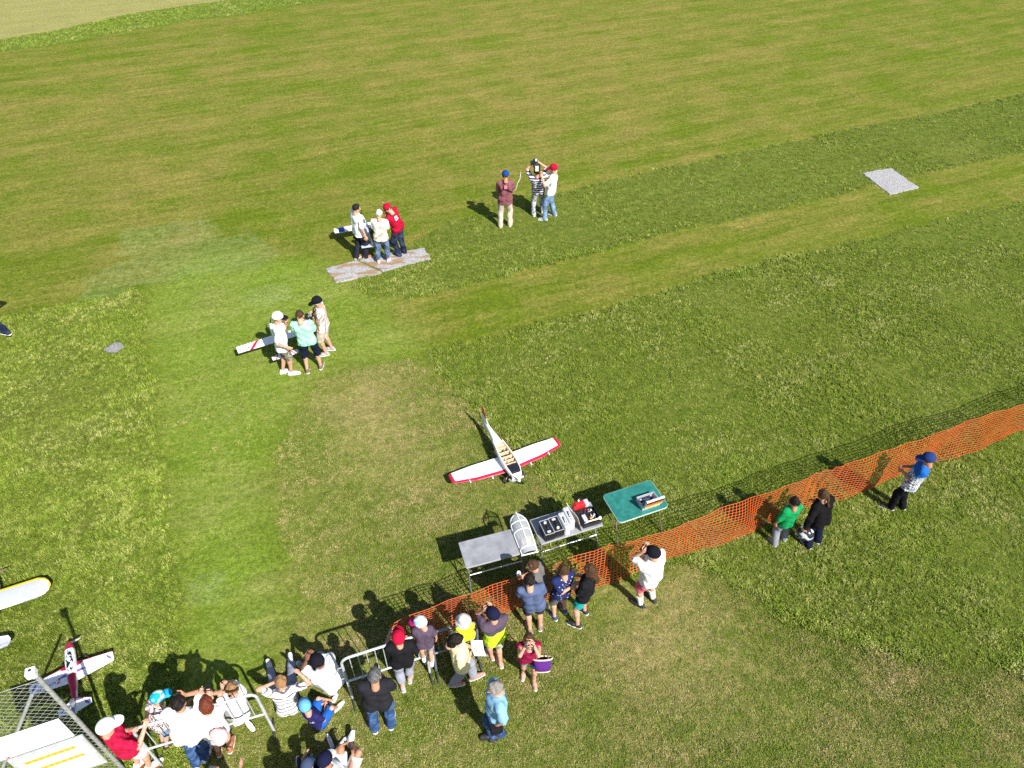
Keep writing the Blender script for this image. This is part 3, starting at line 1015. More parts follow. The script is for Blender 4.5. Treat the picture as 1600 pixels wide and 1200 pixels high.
    if legs is not None:
        f = Field(lo, hi, .0135 * s ** .5)
        for sg in (1, -1):
            f.cone(P + lh * sg * .072 * s, waist + lft * sg * .05 * s * w - u * .05 * s, (.103 * w + .010) * s, (.088 * w + .010) * s, .03 * s)
        f.cone(P + fwd * .02 * s, P + fwd * .02 * s + u * .08 * s, (.09 * w + .01) * s, (.085 * w + .01) * s, .03 * s)
        f.cut(waist - u * .03 * s, u)
        for sg in (1, -1):
            A, B, Cc, ty = lg[sg]
            lo_g = .024 + loose * .6
            t1 = min(1.0, leglen / .52)
            e1 = A + (B - A) * t1
            d1 = nrm(B - A)
            f.cone(A, A + (B - A) * min(1.0, t1 + .12), (.091 * w ** .6 + lo_g * .6) * s, (.060 + (.030 if leglen < .6 else lo_g)) * s, .025 * s, planes=[(e1, d1)] if leglen < .52 else ())
            if leglen > .52:
                t2 = (leglen - .52) / .48
                e2 = B + (Cc - B) * t2
                d2 = nrm(Cc - B)
                f.cone(B, B + (Cc - B) * 1.06, (.058 + lo_g) * s, (.047 + lo_g) * s, .02 * s, planes=[(e2, d2)] if leglen < .99 else ())
        if skirt: f.cone(P, P - np.array([0, 0, .25 * s]), .13 * s, .17 * s, .02 * s)
        f.wrinkle(.010 * s, 28, sd + 50, (1, 1, .9))
        FT = f
        V, Q = f.mesh()
        obj('trousers' if leglen > .8 else 'shorts', V, Q, legs, root)
    # ---- shirt
    if shirt is not None:
        f = Field(lo, hi, .0135 * s ** .5)
        g = .020 + loose
        torso(f, g, .03 * s, low=hem * s)
        for sg in (1, -1):
            A, B, Cc = arms[sg]
            if sleeve > 0:
                tot = sleeve
                e1 = A + (B - A) * min(1, tot / .55)
                d1 = nrm(B - A)
                f.cone(A - d1 * .01, A + (B - A) * min(1.05, tot / .55 + .15), (.056 + g * .6) * s, (.050 + g * .7) * s, .022 * s, planes=[(e1, d1)] if tot < .55 else ())
                if tot > .55:
                    e2 = B + (Cc - B) * (tot - .55) / .45
                    d2 = nrm(Cc - B)
                    f.cone(B, B + (Cc - B) * 1.02, (.048 + g * .5) * s, (.036 + g * .4) * s, .02 * s, planes=[(e2, d2)])
        f.wrinkle(.0125 * s, 26, sd, (1, 1, .7))
        if FT is not None:                                # the shirt hangs outside the trousers
            X, Y, Z = f.grid((slice(None),) * 3)
            dx, dy, dz = X - P[0], Y - P[1], Z - P[2]
            tt_ = dx * u[0] + dy * u[1] + dz * u[2]
            rad = np.sqrt(np.maximum(dx ** 2 + dy ** 2 + dz ** 2 - tt_ ** 2, 0))
            f.F = np.minimum(f.F, np.maximum(FT.F - .011 * s, rad - (.215 if not sit else .17) * w * s))
        f.cut(P - u * hem * s, -u)
        f.ell(nb + u * .085 * s + fwd * .012 * s, np.array([.075, .075, .06]) * s, neg=True)
        V, Q = f.mesh()
        obj('shirt', V, Q, shirt, root)
    # ---- shoes
    up, so = make_shoe()
    for sg in (1, -1):
        A, B, Cc, ty = lg[sg]
        M = rotz(ty)
        ft = np.array([Cc[0], Cc[1], max(Cc[2] - .085 * s, 0.0)])
        pitch = 0
        if sit: 
            fd = nrm(Cc - B); fx = np.array([math.cos(ty), math.sin(ty), 0])
            M = frame(nrm(fx * .55 + np.array([0, 0, .85])), -fd) if abs(fd[2]) < .8 else M
            ft = Cc - M @ np.array([0, 0, .085]) * s
        o = obj('shoe', up[0] * s @ M.T + ft, up[1], shoe or BLACK, root)
        obj('sole', so[0] * s @ M.T + ft, so[1], sole or plain('white_sole', (0.6, 0.6, 0.58), .7), o)
    # ---- hair and headgear
    if hair:
        hv, hq = make_hair(hair[0])
        obj('hair', hv * hs @ HF.T + headp, hq, hairm('hair_' + hair[1], *HAIRS[hair[1]]), root)
    if cap:
        kind, cm, bm_ = cap[:3]
        yaw = R(cap[3]) if len(cap) > 3 else 0
        M = HF @ rotz(yaw)
        if kind == 'cap':
            v, q = make_hat('dome')
            o = obj('cap', v * hs * 1.07 @ M.T + headp, q, cm, root)
            v, q = make_hat('brim')
            obj('brim', v * hs * 1.07 @ M.T + headp, q, bm_, o)
        else:
            v, q = make_hat('bucket')
            obj('sun_hat', v * hs * 1.07 @ M.T + headp, q, cm, root)
    return root

# ------------------------------------------------------------------ gravel pads and stone
def gravel_mat(name, dirt, tone=1.0):
    t = NT(name)
    pos = t.pos()
    v = t.n('ShaderNodeTexVoronoi', i_Scale=38.0)
    t.l(pos, v.inputs['Vector'])
    cc = t.mix(t.rng(t.noise(v.outputs['Color'], 3.0, 1), .3, .7), (0.26 * tone, 0.25 * tone, 0.25 * tone), (0.56 * tone, 0.55 * tone, 0.56 * tone))
    if dirt:
        cc = t.mix(t.rng(t.noise(t.mapv(pos, rot=(0, 0, -0.35), scale=(0.6, 1.8, 1)), 2.6, 3), .50, .57), cc, (0.27, 0.18, 0.11))
    t.col(cc)
    t.bump(v.outputs['Distance'], 0.8, 0.02)
    return t.done(0.95, spec=0.2)
def pad(name, pts, mat, z=0.018):
    P = [G(*q)[:2] for q in pts]
    out = []
    for i, a in enumerate(P):
        b = P[(i + 1) % len(P)]
        n = max(2, int(np.linalg.norm(b - a) / 0.09))
        nv = np.array([-(b - a)[1], (b - a)[0]]) / (np.linalg.norm(b - a) + 1e-9)
        for k in range(n):
            out.append(a + (b - a) * k / n + nv * rng.normal(0, 0.018))
    c = np.mean(out, 0)
    V = [(c[0], c[1], z + .012)] + [(c[0] + (q[0] - c[0]) * .96, c[1] + (q[1] - c[1]) * .96, z + .008) for q in out] + [(q[0], q[1], -0.03) for q in out]
    n = len(out)
    Fs = [[0, 1 + i, 1 + (i + 1) % n] for i in range(n)] + [[1 + i, 1 + n + i, 1 + n + (i + 1) % n, 1 + (i + 1) % n] for i in range(n)]
    bm = bmesh.new()
    bv = [bm.verts.new(q) for q in V]
    for f in Fs: bm.faces.new([bv[i] for i in f])
    bmesh.ops.recalc_face_normals(bm, faces=bm.faces[:])
    me = bpy.data.meshes.new(name)
    bm.to_mesh(me); bm.free()
    me.materials.append(mat)
    o = bpy.data.objects.new(name, me)
    COL.objects.link(o)
    tag(o, kind='structure')
    return o
pad('gravel_pad', [(508, 420), (558, 407), (596, 427), (594, 424), (597, 428), (525, 442), (516, 432)], gravel_mat('gravel_dirty', True, .8))
pad('gravel_pad', [(559, 406), (612, 395), (664, 388), (675, 405), (640, 414), (598, 425)], gravel_mat('gravel_dirty_worn', True, .8))
pad('gravel_pad', [(1346, 271), (1392, 263), (1437, 294), (1391, 306)], gravel_mat('gravel_clean', False, .78))
pad('drain_patch', [(164, 549), (176, 537), (188, 535), (193, 542), (185, 549), (172, 552)], gravel_mat('gravel_grey', False, .55))

# ------------------------------------------------------------------ orange safety netting
def resample(P, step):
    P = np.asarray(P, float)
    seg = np.linalg.norm(np.diff(P, axis=0), axis=1)
    s = np.concatenate([[0], np.cumsum(seg)])
    t = np.arange(0, s[-1], step)
    return np.stack([np.interp(t, s, P[:, i]) for i in range(P.shape[1])], 1), t
def build_netting():
    base = [G(*q) for q in [(620, 1034), (700, 996), (797, 960), (870, 936), (934, 914), (957, 908), (1060, 875), (1180, 826), (1253, 799), (1307, 782), (1367, 758), (1480, 718), (1600, 675), (1760, 622)]]
    step, hgt, rows = 0.072, 1.10, 16
    C, t = resample(base, step)
    n = len(C)
    # smooth the corners of the survey line
    for _ in range(6): C[1:-1] = (C[:-2] + 2 * C[1:-1] + C[2:]) / 4
    T = np.gradient(C, axis=0)
    T /= np.linalg.norm(T, axis=1)[:, None]
    N = np.stack([-T[:, 1], T[:, 0], np.zeros(n)], 1)
    posts = np.arange(0.25, t[-1], 2.85)
    sag = np.zeros(n)
    for i, s_ in enumerate(t):
        d = np.min(np.abs(posts - s_))
        sag[i] = 0.075 * math.sin(math.pi * min(d / 1.42, 1) / 2) ** 2
    r_ = np.random.default_rng(3)
    nz = lambda f, ph: np.sin(t * f + ph)
    V = np.zeros((rows + 1, n, 3))
    for j in range(rows + 1):
        q = j / rows
        z = 0.03 + (hgt - sag) * q + 0.012 * nz(3.1, 1 + q) * q
        pleat = 0.022 * np.exp(-((t - 3.9) / 0.35) ** 2) * np.sin(t * 34) + 0.03 * np.exp(-((t - 8.2) / 0.3) ** 2) * np.sin(t * 30 + 2 * q)
        o = (0.05 * nz(1.7, 0.4) + 0.035 * nz(4.3, 2 + 1.5 * q)) * math.sin(math.pi * q) + pleat * (0.3 + q) + 0.05 * (1 - q) * nz(2.2, 3) + 0.012 * nz(9.0, 5 * q)
        V[j] = C + N * o[:, None]
        V[j, :, 2] = z
        V[j, :, :2] += T[:, :2] * (0.02 * np.sin(t * 5 + 3 * q))[:, None]
    verts, faces = [], []
    def ribbon(P, Nn, w, th):
        """flat strand with four faces round"""
        b = len(verts)
        m = len(P)
        tt = np.gradient(P, axis=0)
        tt /= np.linalg.norm(tt, axis=1)[:, None] + 1e-9
        side = np.cross(tt, Nn)
        side /= np.linalg.norm(side, axis=1)[:, None] + 1e-9
        for i in range(m):
            for a, c in ((1, 1), (-1, 1), (-1, -1), (1, -1)):
                verts.append(tuple(P[i] + side[i] * w * a + Nn[i] * th * c))
        for i in range(m - 1):
            for k in range(4):
                x, y = b + i * 4 + k, b + i * 4 + (k + 1) % 4
                faces.append((x, y, y + 4, x + 4))
    for j in range(rows + 1):
        w = 0.0075 if j in (0, rows) else 0.0050
        ribbon(V[j], N, w, 0.0022)
    for i in range(n):
        ribbon(V[:, i], np.repeat(N[i:i + 1], rows + 1, 0), 0.0060, 0.0022)
    t_ = NT('orange_plastic_net')
    oc = t_.pos()
    f = t_.noise(oc, 2.0, 4)
    t_.col(t_.mix(t_.rng(f, .35, .65), (0.46, 0.072, 0.012), (0.55, 0.11, 0.024)))
    m = t_.done(0.45, spec=0.4)
    root = empty('safety_fence', tuple(C[0]), 0, 'orange plastic mesh safety fence between the spectators and the flying field', 'fence')
    VV = np.array(verts) - C[0]
    o = obj('netting', VV, np.array(faces), m, root, smooth=False)
    o['kind'] = 'stuff'
    for s_ in posts:
        c = np.array([np.interp(s_, t, C[:, i]) for i in range(3)])
        nn = np.array([np.interp(s_, t, N[:, i]) for i in range(3)])
        b = c - C[0] + nn * 0.07
        MB().tube([b + np.array([0, 0, -.05]), b + np.array([.01, .01, 1.12])], 0.010, 8).build('post', plain('rusty_iron', (0.16, 0.10, 0.07), .8, .2), root)
build_netting()

# ------------------------------------------------------------------ crowd barriers
def barrier(label, a, b, hgt, rail, bars, mat):
    """a, b: world end points on the ground"""
    a, b = np.asarray(a), np.asarray(b)
    d = b - a
    Lg = np.linalg.norm(d[:2])
    root = empty('crowd_barrier', a, math.atan2(d[1], d[0]), label, 'barrier', 'metal crowd barriers along the spectator line')
    rc = 0.12
    pts = [(0, 0, 0.02), (0, 0, hgt - rc)]
    for k in range(1, 6):
        an = math.pi / 2 * k / 5
        pts.append((rc - rc * math.cos(an), 0, hgt - rc + rc * math.sin(an)))
    for k in range(0, 6):
        an = math.pi / 2 * (1 - k / 5)
        pts.append((Lg - rc + rc * math.cos(an), 0, hgt - rc + rc * math.sin(an)))
    pts.append((Lg, 0, 0.02))
    MB().tube(pts, 0.021, 10).build('frame', mat, root)
    MB().tube([(0, 0, rail), (Lg, 0, rail)], 0.018, 8).build('bottom_rail', mat, root)
    for k in range(1, bars + 1):
        x = Lg * k / (bars + 1)
        MB().tube([(x, 0, rail), (x, 0, hgt)], 0.0075, 6).build('bar', mat, root)
    for x in (0.0, Lg):
        MB().tube([(x, -0.2, 0.012), (x, -0.1, 0.045), (x, 0, 0.055), (x, 0.1, 0.045), (x, 0.2, 0.012)], 0.016, 6).build('foot', plain('black_foot', (0.03, 0.03, 0.032), .6), root)
    for z in (hgt - 0.22, rail + 0.12):
        MB().tube([(-0.02, 0, z), (-0.07, 0, z), (-0.08, 0, z - 0.06)], 0.008, 6).build('hook', mat, root)
TUBE = plain('barrier_steel', (0.52, 0.54, 0.57), .5, .3, var=.25)
bR = G(429, 1143)
bL = G(205, 1140, 1.27); bL[2] = 0
barrier('galvanised barrier that the white-shirted spectators lean on', bL, bR, 1.27, .62, 11, TUBE)
b2 = G(552, 1093); b2e = G(672, 1053)
barrier('galvanised barrier behind the spectator in a red cap and black t-shirt', b2, b2e, 1.27, .6, 9, TUBE)
b3 = G(682, 1050); b3e = G(748, 1032)
barrier('shaded barrier beside the child in the bucket hat', b3, b3e, 1.22, .6, 7, plain('shaded_steel', (0.17, 0.19, 0.24), .5, .4))  # the shadow on this barrier is put into a darker steel colour

# ------------------------------------------------------------------ chain-link fence panel with notice boards
def build_chain_link():
    O = np.array([-5.6, 4.05, 0.0])
    ang = R(201)
    Hh, W = 2.86, 2.6
    root = empty('chain_link_fence', O, ang, 'tall galvanised chain-link fence panel with notice boards hung on it', 'fence')
    st = plain('fence_steel', (0.36, 0.37, 0.365), .5, .35, var=.25)
    MB().tube([(0, 0, -.1), (0, 0, Hh + .06)], .028, 12).build('post', st, root)
    MB().tube([(.16, .05, 2.62), (1.85, .05, .0)], .022, 10).build('brace', st, root)
    MB().tube([(W, 0, -.1), (W, 0, Hh)], .028, 12).build('post', st, root)
    p = .052
    verts, faces = [], []
    nw = int(W / p)
    m = int(Hh / (p / 1.0))
    r = .0021
    for i in range(nw):
        P = []
        for k in range(m + 1):
            x = i * p + (p if ((k + i) % 2) else 0) - .035
            y = (.004 if (k + i) % 2 else -.004) + .033
            z = .03 + k * (Hh - .02) / m
            sagx = -.07 * math.sin(min(1, x / 1.2) * math.pi) * (z / Hh) ** 6
            P.append((x, y, z + sagx))
        b = len(verts)
        for q in P:
            for a, c in ((1, 0), (0, 1), (-1, 0), (0, -1)):
                verts.append((q[0] + r * 1.2 * a, q[1] + r * 1.2 * c, q[2]))
        for k in range(len(P) - 1):
            for e in range(4):
                x_, y_ = b + k * 4 + e, b + k * 4 + (e + 1) % 4
                faces.append((x_, y_, y_ + 4, x_ + 4))
    o = obj('mesh_wire', np.array(verts), np.array(faces), plain('mesh_wire', (0.62, 0.63, 0.60), .45, .3), root, smooth=True)
    o['kind'] = 'stuff'
    MB().tube([(.0, .033, Hh), (W, .033, Hh - .06)], .004, 6).build('top_wire', st, root)
    # small white box on top of the post
    rot = rotz(ang)
    def at(x, y, z): return O + rot @ np.array([x, y, 0]) + np.array([0, 0, z])
    lamp = empty('loudspeaker', at(.03, -.02, Hh + .05), ang, 'small white box with a dark emblem on top of the fence post', 'loudspeaker')
    MB().box((-.05, -.055, .0), (.055, .05, .105), bev=.01).build('housing', WHITE_PAINT, lamp)
    MB().lathe([(.0, .109), (.016, .1105), (.02, .107)], 12, M=Matrix.Translation((.0, -.01, 0))).build('emblem', DARK, lamp)
    MB().lathe([(.03, -.04), (.034, .0)], 10).build('bracket', WHITE_PAINT, lamp)
    # boards hang on the camera side (local -y .. the side facing the spectators)
    WB = plain('board_white', (0.82, 0.82, 0.81), .5, var=.03)
    GREYTXT = plain('board_grey_print', (0.62, 0.62, 0.63), .6)
    ORANGE = plain('board_orange', (0.72, 0.30, 0.03), .5, var=.05)
    YEL = plain('board_yellow_print', (0.80, 0.45, 0.06), .5)
    side = +1 if (rot @ np.array([0, 1, 0]))[1] < 0 else -1
    yb = side * .085
    def board(label, x0, x1, z0, z1):
        b = empty('notice_board', at(x0, yb, z0), ang, label, 'sign', 'notice boards hung on the chain-link fence')
        w, h = x1 - x0, z1 - z0
        MB().box((0, -.008, 0), (w, .008, h), bev=.003).build('panel', WB, b)
        return b, w, h
    b, w, h = board('white notice board with faint grey text lines, hung above the framed one', .10, 1.05, 1.50, 2.00)
    yf = side * .0095
    for k in range(11):
        z = h - .05 - k * .038
        MB().box((.06 + .0 * k, yf - .0008, z), (w * (.55 + .4 * ((k * 37) % 10) / 10), yf + .0008, z + .007)).build('text_line', GREYTXT, b)
    MB().box((w * .78, yf - .001, .012), (w * .83, yf + .001, .035)).build('logo', RED_PAINT, b)
    b, w, h = board('white notice board with two orange bars in a grey aluminium frame', .07, .86, .62, 1.40)
    fr = plain('board_frame', (0.52, 0.54, 0.55), .4, .3)
    for lo, hi in (((-.045, -.016, -.05), (w + .045, .016, -.0)), ((-.045, -.016, h), (w + .045, .016, h + .05)), ((-.045, -.0155, 0), (0, .0155, h)), ((w, -.0155, 0), (w + .045, .0155, h))):
        MB().box(lo, hi, bev=.004).build('frame', fr, b)
    for z, xa, xb in ((h - .20, .12, w - .07), (h - .45, .10, w - .09)):
        MB().box((xa, yf - .001, z), (xb, yf + .001, z + .075)).build('orange_bar', ORANGE, b)
        for k in range(7):
            xx = xa + .03 + k * (xb - xa - .06) / 7
            MB().box((xx, yf * 1.12 - .001, z + .026), (xx + .04, yf * 1.12 + .001, z + .046)).build('bar_print', YEL, b)
    for x_, z_ in ((-.02, h + .02), (w + .02, h + .02), (-.02, h * .45), (w + .02, h * .55)):
        MB().lathe([(0, .006), (.016, .004), (.02, 0)], 8, M=Matrix.Translation((x_, side * .017, z_)) @ Matrix.Rotation(-side * math.pi / 2, 4, 'X')).build('cable_tie', WHITE_PAINT, b)
build_chain_link()

# ------------------------------------------------------------------ tables and what stands on them
def table_at(label, name, BL, BR, depth, z, top_mat, edge_mat, leg_mat, round_r=.01, stretcher=True, th=.028):
    BL, BR = G(*BL, z), G(*BR, z)
    d = BR - BL
    W = np.linalg.norm(d)
    ang = math.atan2(d[1], d[0])
    nrm_ = np.array([-math.sin(ang), math.cos(ang), 0])
    c = (BL + BR) / 2 + nrm_ * depth / 2
    root = empty(name, (c[0], c[1], 0), ang, label, 'table', 'folding tables behind the safety fence')
    MB().prism(rounded(W, depth, round_r), z - th, z).build('tabletop', top_mat, root)
    MB().prism(rounded(W + .012, depth + .012, round_r + .006), z - th - .004, z - .004).build('edge_trim', edge_mat, root)
    for sx in (-1, 1):
        x = sx * (W / 2 - .07)
        for sy in (-1, 1):
            MB().tube([(x, sy * .03, z - th), (x + sx * .03, sy * (depth / 2 + .03), .015)], .013, 8).build('leg', leg_mat, root)
        MB().tube([(x + sx * .012, -depth * .26, z * .5), (x + sx * .012, depth * .26, z * .5)], .011, 8).build('cross_bar', leg_mat, root)
    if stretcher:
        MB().tube([(-(W / 2 - .06), -depth * .38, z * .55), (W / 2 - .06, -depth * .38, z * .55)], .012, 8).build('stretcher', ALU, root)
    return root, c, ang, W
def tloc(tb, u, v, z):
    """world point on a table: u, v metres from its centre"""
    root, c, ang, W = tb
    p = c + rotz(ang) @ np.array([u, v, 0])
    return (p[0], p[1], z)
GREYTOP = plain('grey_laminate', (0.25, 0.253, 0.275), .5, var=.25, scale=6)
LEGST = plain('table_leg_steel', (0.25, 0.255, 0.27), .45, .5)
T1 = table_at('long grey folding table with a clear canopy lying across one end', 'folding_table', (729, 887), (823, 862), .52, .76, GREYTOP, ALU, LEGST)
T2 = table_at('grey folding table loaded with black boxes, silver cases and a red pump', 'folding_table', (846, 850), (942, 820), .54, .76, GREYTOP, ALU, LEGST)
GREEN_T = plain('green_tabletop', (0.014, 0.155, 0.130), .6, var=.3, scale=11)
T3 = table_at('green folding table with rounded corners and an open tool case on it', 'folding_table', (968, 817), (1045, 791), .66, .76, GREEN_T, plain('pale_edge', (0.45, 0.55, 0.5), .5), plain('brown_leg', (0.14, 0.10, 0.08), .6), round_r=.07, stretcher=False)

def clear_canopy():
    z = .765
    a, b = G(828, 866, z), G(806, 805, z)
    d = b - a
    ang = math.atan2(d[1], d[0])
    Lg = np.linalg.norm(d[:2])
    root = empty('aircraft_canopy', a, ang, 'clear bubble canopy with white frame lying on the grey table', 'canopy')
    t = NT('clear_plastic')
    t.b.inputs['Base Color'].default_value = (0.9, 0.93, 0.95, 1)
    t.b.inputs['Alpha'].default_value = 0.34
    glass = t.done(0.12)
    n, m = 16, 10
    V, Fs = [], []
    def half(u): return .150 * (.88 + .12 * math.sin(min(u / .6, 1) * 1.57) if u < .72 else math.sqrt(max(0.05, 1 - ((u - .72) / .285) ** 2)))
    def hgt(u): return .035 + .085 * math.sin(math.pi * min(1, .12 + u * .80)) ** .8
    for i in range(n + 1):
        u = i / n
        for j in range(m + 1):
            th = math.pi * j / m
            V.append((u * Lg, math.cos(th) * half(u), .02 + math.sin(th) * hgt(u)))
    for i in range(n):
        for j in range(m):
            x = i * (m + 1) + j
            Fs.append([x, x + 1, x + m + 2, x + m + 1])
    obj('glazing', V, Fs, glass, root)
    for sg in (1, -1):
        MB().tube([(u * Lg, sg * half(u), .018) for u in np.linspace(0, 1, 14)], .012, 6).build('frame_rail', WHITE_PAINT, root)
    MB().tube([(0, -.15, .018), (0, .15, .018)], .012, 6).build('frame_rail', WHITE_PAINT, root)
    MB().tube([(u * Lg, 0, .024 + hgt(u)) for u in np.linspace(.12, 1, 14)], .011, 6).build('spine', WHITE_PAINT, root)
    for u in (.12, .52, .74):
        MB().tube([(u * Lg, math.cos(a_) * half(u), .024 + math.sin(a_) * hgt(u)) for a_ in np.linspace(0, math.pi, 12)], .008, 6).build('hoop', WHITE_PAINT, root)
    for sg in (1, -1):
        MB().box((Lg * .22, sg * .05 - .03, .004), (Lg * .34, sg * .05 + .03, .06), bev=.012).build('seat', plain('seat_tan', (0.28, 0.17, 0.13), .7), root)
    MB().box((Lg * .005, -.11, .002), (Lg * .12, .11, .03), bev=.006).build('panel', BLACK, root)
    MB().box((Lg * .60, -.09, .002), (Lg * .70, .09, .05), bev=.01).build('rear_shelf', plain('dark_shelf', (.08, .08, .085), .7), root)
clear_canopy()

def flight_box(label, u, v, knob):
    root = empty('flight_box', tloc(T2, u, v, .76), T2[2], label, 'box', 'cases standing on the loaded grey table')
    w, d, h = .165, .30, .20
    MB().box((-w / 2, -d / 2, 0), (w / 2, d / 2, h), bev=.006).build('case', plain('black_case', (0.014, 0.014, 0.018), .35), root)
    for s_ in (1, -1):
        MB().box((-w / 2 - .002, s_ * (d / 2) - .006, h - .004), (w / 2 + .002, s_ * (d / 2) + .004, h + .006)).build('trim', ALU, root)
        MB().box((s_ * (w / 2) - .004, -d / 2, h - .004), (s_ * (w / 2) + .004, d / 2, h + .005)).build('trim', ALU, root)
    MB().lathe([(0, .03), (.022, .028), (.024, 0)], 12, M=Matrix.Translation((0, knob * .09, h))).build('knob', WHITE_PAINT, root)
    MB().tube([(.0, -.05, h), (.0, -.05, h + .03), (.0, .04, h + .03), (.0, .04, h)], .007, 6).build('handle', BLACK, root)
    MB().box((-.03, -knob * .1 - .02, h), (.03, -knob * .1 + .02, h + .006)).build('meter', SILVER, root)
flight_box('black field box with its white knob towards the flying field', -.42, -.11, 1)
flight_box('black field box with its white knob towards the safety fence', -.25, -.10, -1)
def silver_case(label, u, v):
    root = empty('silver_case', tloc(T2, u, v, .76), T2[2] , label, 'case', 'cases standing on the loaded grey table')
    w, d, h = .105, .34, .25
    MB().box((-w / 2, -d / 2, 0), (w / 2, d / 2, h), bev=.022).build('shell', SILVER, root)
    MB().box((-.003 - w / 2, -d / 2 + .02, .02), (-.0 - w / 2 + .004, d / 2 - .02, h - .02)).build('seam', plain('case_side', (0.45, .45, .46), .5), root)
    MB().box((-.022, -.065, h - .006), (.022, .065, h + .002)).build('handle_recess', BLACK, root)
    MB().tube([(0, -.05, h), (0, -.045, h + .018), (0, .045, h + .018), (0, .05, h)], .009, 6).build('handle', SILVER, root)
    for s_ in (1, -1): MB().box((-.02, s_ * .12 - .018, h - .002), (.02, s_ * .12 + .018, h + .008), bev=.003).build('latch', ALU, root)
silver_case('silver transmitter case standing next to the black field boxes', -.095, -.10)
silver_case('silver transmitter case standing against the beige board', .025, -.02)
def beige_board():
    root = empty('beige_board', tloc(T2, .135, -.02, .758), T2[2], 'beige warped board leaning on the silver case', 'board')
    V, Fs = [], []
    n = 8
    for i in range(n + 1):
        y = -.25 + .5 * i / n
        for xx, zz in ((.0 + .02 * math.sin(i), .0), (-.055 + .03 * math.sin(i * .7), .24)):
            for th in (0, .008): V.append((xx + th + .03, y, zz))
    for i in range(n):
        a = i * 4
        for q in ((0, 1, 5, 4), (2, 6, 7, 3), (0, 4, 6, 2), (1, 3, 7, 5)): Fs.append([a + k for k in q])
    obj('sheet', V, Fs, plain('beige_sheet', (0.50, 0.46, 0.40), .8), root, smooth=False)
beige_board()
def pump_tray():
    root = empty('field_tray', tloc(T2, .40, .01, .76), T2[2], 'black field tray of tools and starter gear on the grey table', 'tray')
    MB().box((-.17, -.24, 0), (.17, .10, .012)).build('base', BLACK, root)
    for lo, hi in (((-.17, -.24, 0), (.17, -.228, .09)), ((-.17, .088, 0), (.17, .10, .09)), ((-.17, -.24, 0), (-.158, .10, .09)), ((.158, -.24, 0), (.17, .10, .09))):
        MB().box(lo, hi, bev=.003).build('side', BLACK, root)
    MB().box((-.13, -.18, .012), (-.06, -.03, .11), bev=.006).build('bottle', plain('pale_blue', (.45, .52, .66), .4), root)
    for k in range(10):
        x, y = random.uniform(-.04, .13), random.uniform(-.18, .06)
        m_ = [SILVER, RED_PAINT, BLACK, YELLOW_PAINT, WHITE_PAINT][k % 5]
        MB().tube([(x, y, .04), (x + random.uniform(-.04, .04), y + random.uniform(-.06, .06), random.uniform(.07, .13))], random.uniform(.008, .018), 8).build('tool', m_, root)
    MB().tube([(-.12, -.2, .11), (.13, -.2, .11)], .014, 8).build('handle', SILVER, root)
    MB().lathe([(0, .04), (.026, .036), (.03, 0)], 12, M=Matrix.Translation((.15, -.2, .10))).build('knob', WHITE_PAINT, root)
    r2 = empty('fuel_pump', tloc(T2, .345, .21, .76), T2[2], 'red fuel can with pump and hose at the back of the loaded table', 'fuel can')
    MB().box((-.12, -.06, 0), (.08, .06, .15), bev=.022).build('can', plain('red_can', (.55, .02, .025), .25), r2)
    MB().box((-.10, -.065, .14), (.06, .02, .175), bev=.014).build('lid', plain('red_can', (.55, .02, .025), .25), r2)
    MB().tube([(-.04, .0, .16), (-.05, .02, .22), (.02, .04, .23), (.06, .03, .16)], .009, 6).build('hose', BLACK, r2)
    MB().lathe([(0, .21), (.02, .2), (.022, .15)], 10, M=Matrix.Translation((-.02, .03, 0))).build('cap', SILVER, r2)
    MB().box((.085, -.06, 0), (.165, .06, .13), bev=.008).build('battery', plain('grey_case', (.42, .43, .45), .5), r2)
pump_tray()
def tool_case():
    z = .76
    p = G(1012, 786, z)
    ang = T3[2]
    root = empty('tool_case', p, ang, 'open aluminium tool case with a black, red and yellow striped lid', 'case')
    w, d, h = .36, .24, .115
    IN = plain('case_lining', (.30, .31, .42), .8)
    MB().box((-w / 2, -d / 2, 0), (w / 2, d / 2, .01)).build('bottom', IN, root)
    for lo, hi in (((-w / 2, -d / 2, 0), (w / 2, -d / 2 + .012, h)), ((-w / 2, d / 2 - .012, 0), (w / 2, d / 2, h)), ((-w / 2, -d / 2 + .0125, 0), (-w / 2 + .012, d / 2 - .0125, h)), ((w / 2 - .012, -d / 2 + .0125, 0), (w / 2, d / 2 - .0125, h))):
        MB().box(lo, hi, bev=.002).build('wall', ALU, root)
    M = Matrix.Translation((0, -d / 2 - .004, h)) @ Matrix.Rotation(R(14), 4, 'X')
    MB().box((-w / 2, -.04, 0), (w / 2, .0, d), bev=.004, M=M).build('lid', ALU, root)
    for z0, z1, m_ in ((.145, .215, BLACK), (.075, .143, plain('lid_red', (.72, .10, .03), .4)), (.01, .073, plain('lid_yellow', (.85, .52, .02), .4))):
        MB().box((-w / 2 + .01, -.043, z0), (w / 2 - .01, -.0405, z1), M=M).build('stripe', m_, root)
    for k in range(9):
        x, y = random.uniform(-.14, .14), random.uniform(-.06, .09)
        MB().box((x - .025, y - .02, .01), (x + .025, y + .02, random.uniform(.04, .09)), bev=.005).build('tool', [BLACK, DARK, SILVER, plain('tool_brown', (.1, .06, .05), .5)][k % 4], root)
    MB().tube([(-w / 2 + .01, -.05, h), (-w / 2 + .01, -d / 2 - .01, h + .14)], .004, 5).build('stay', ALU, root)
tool_case()
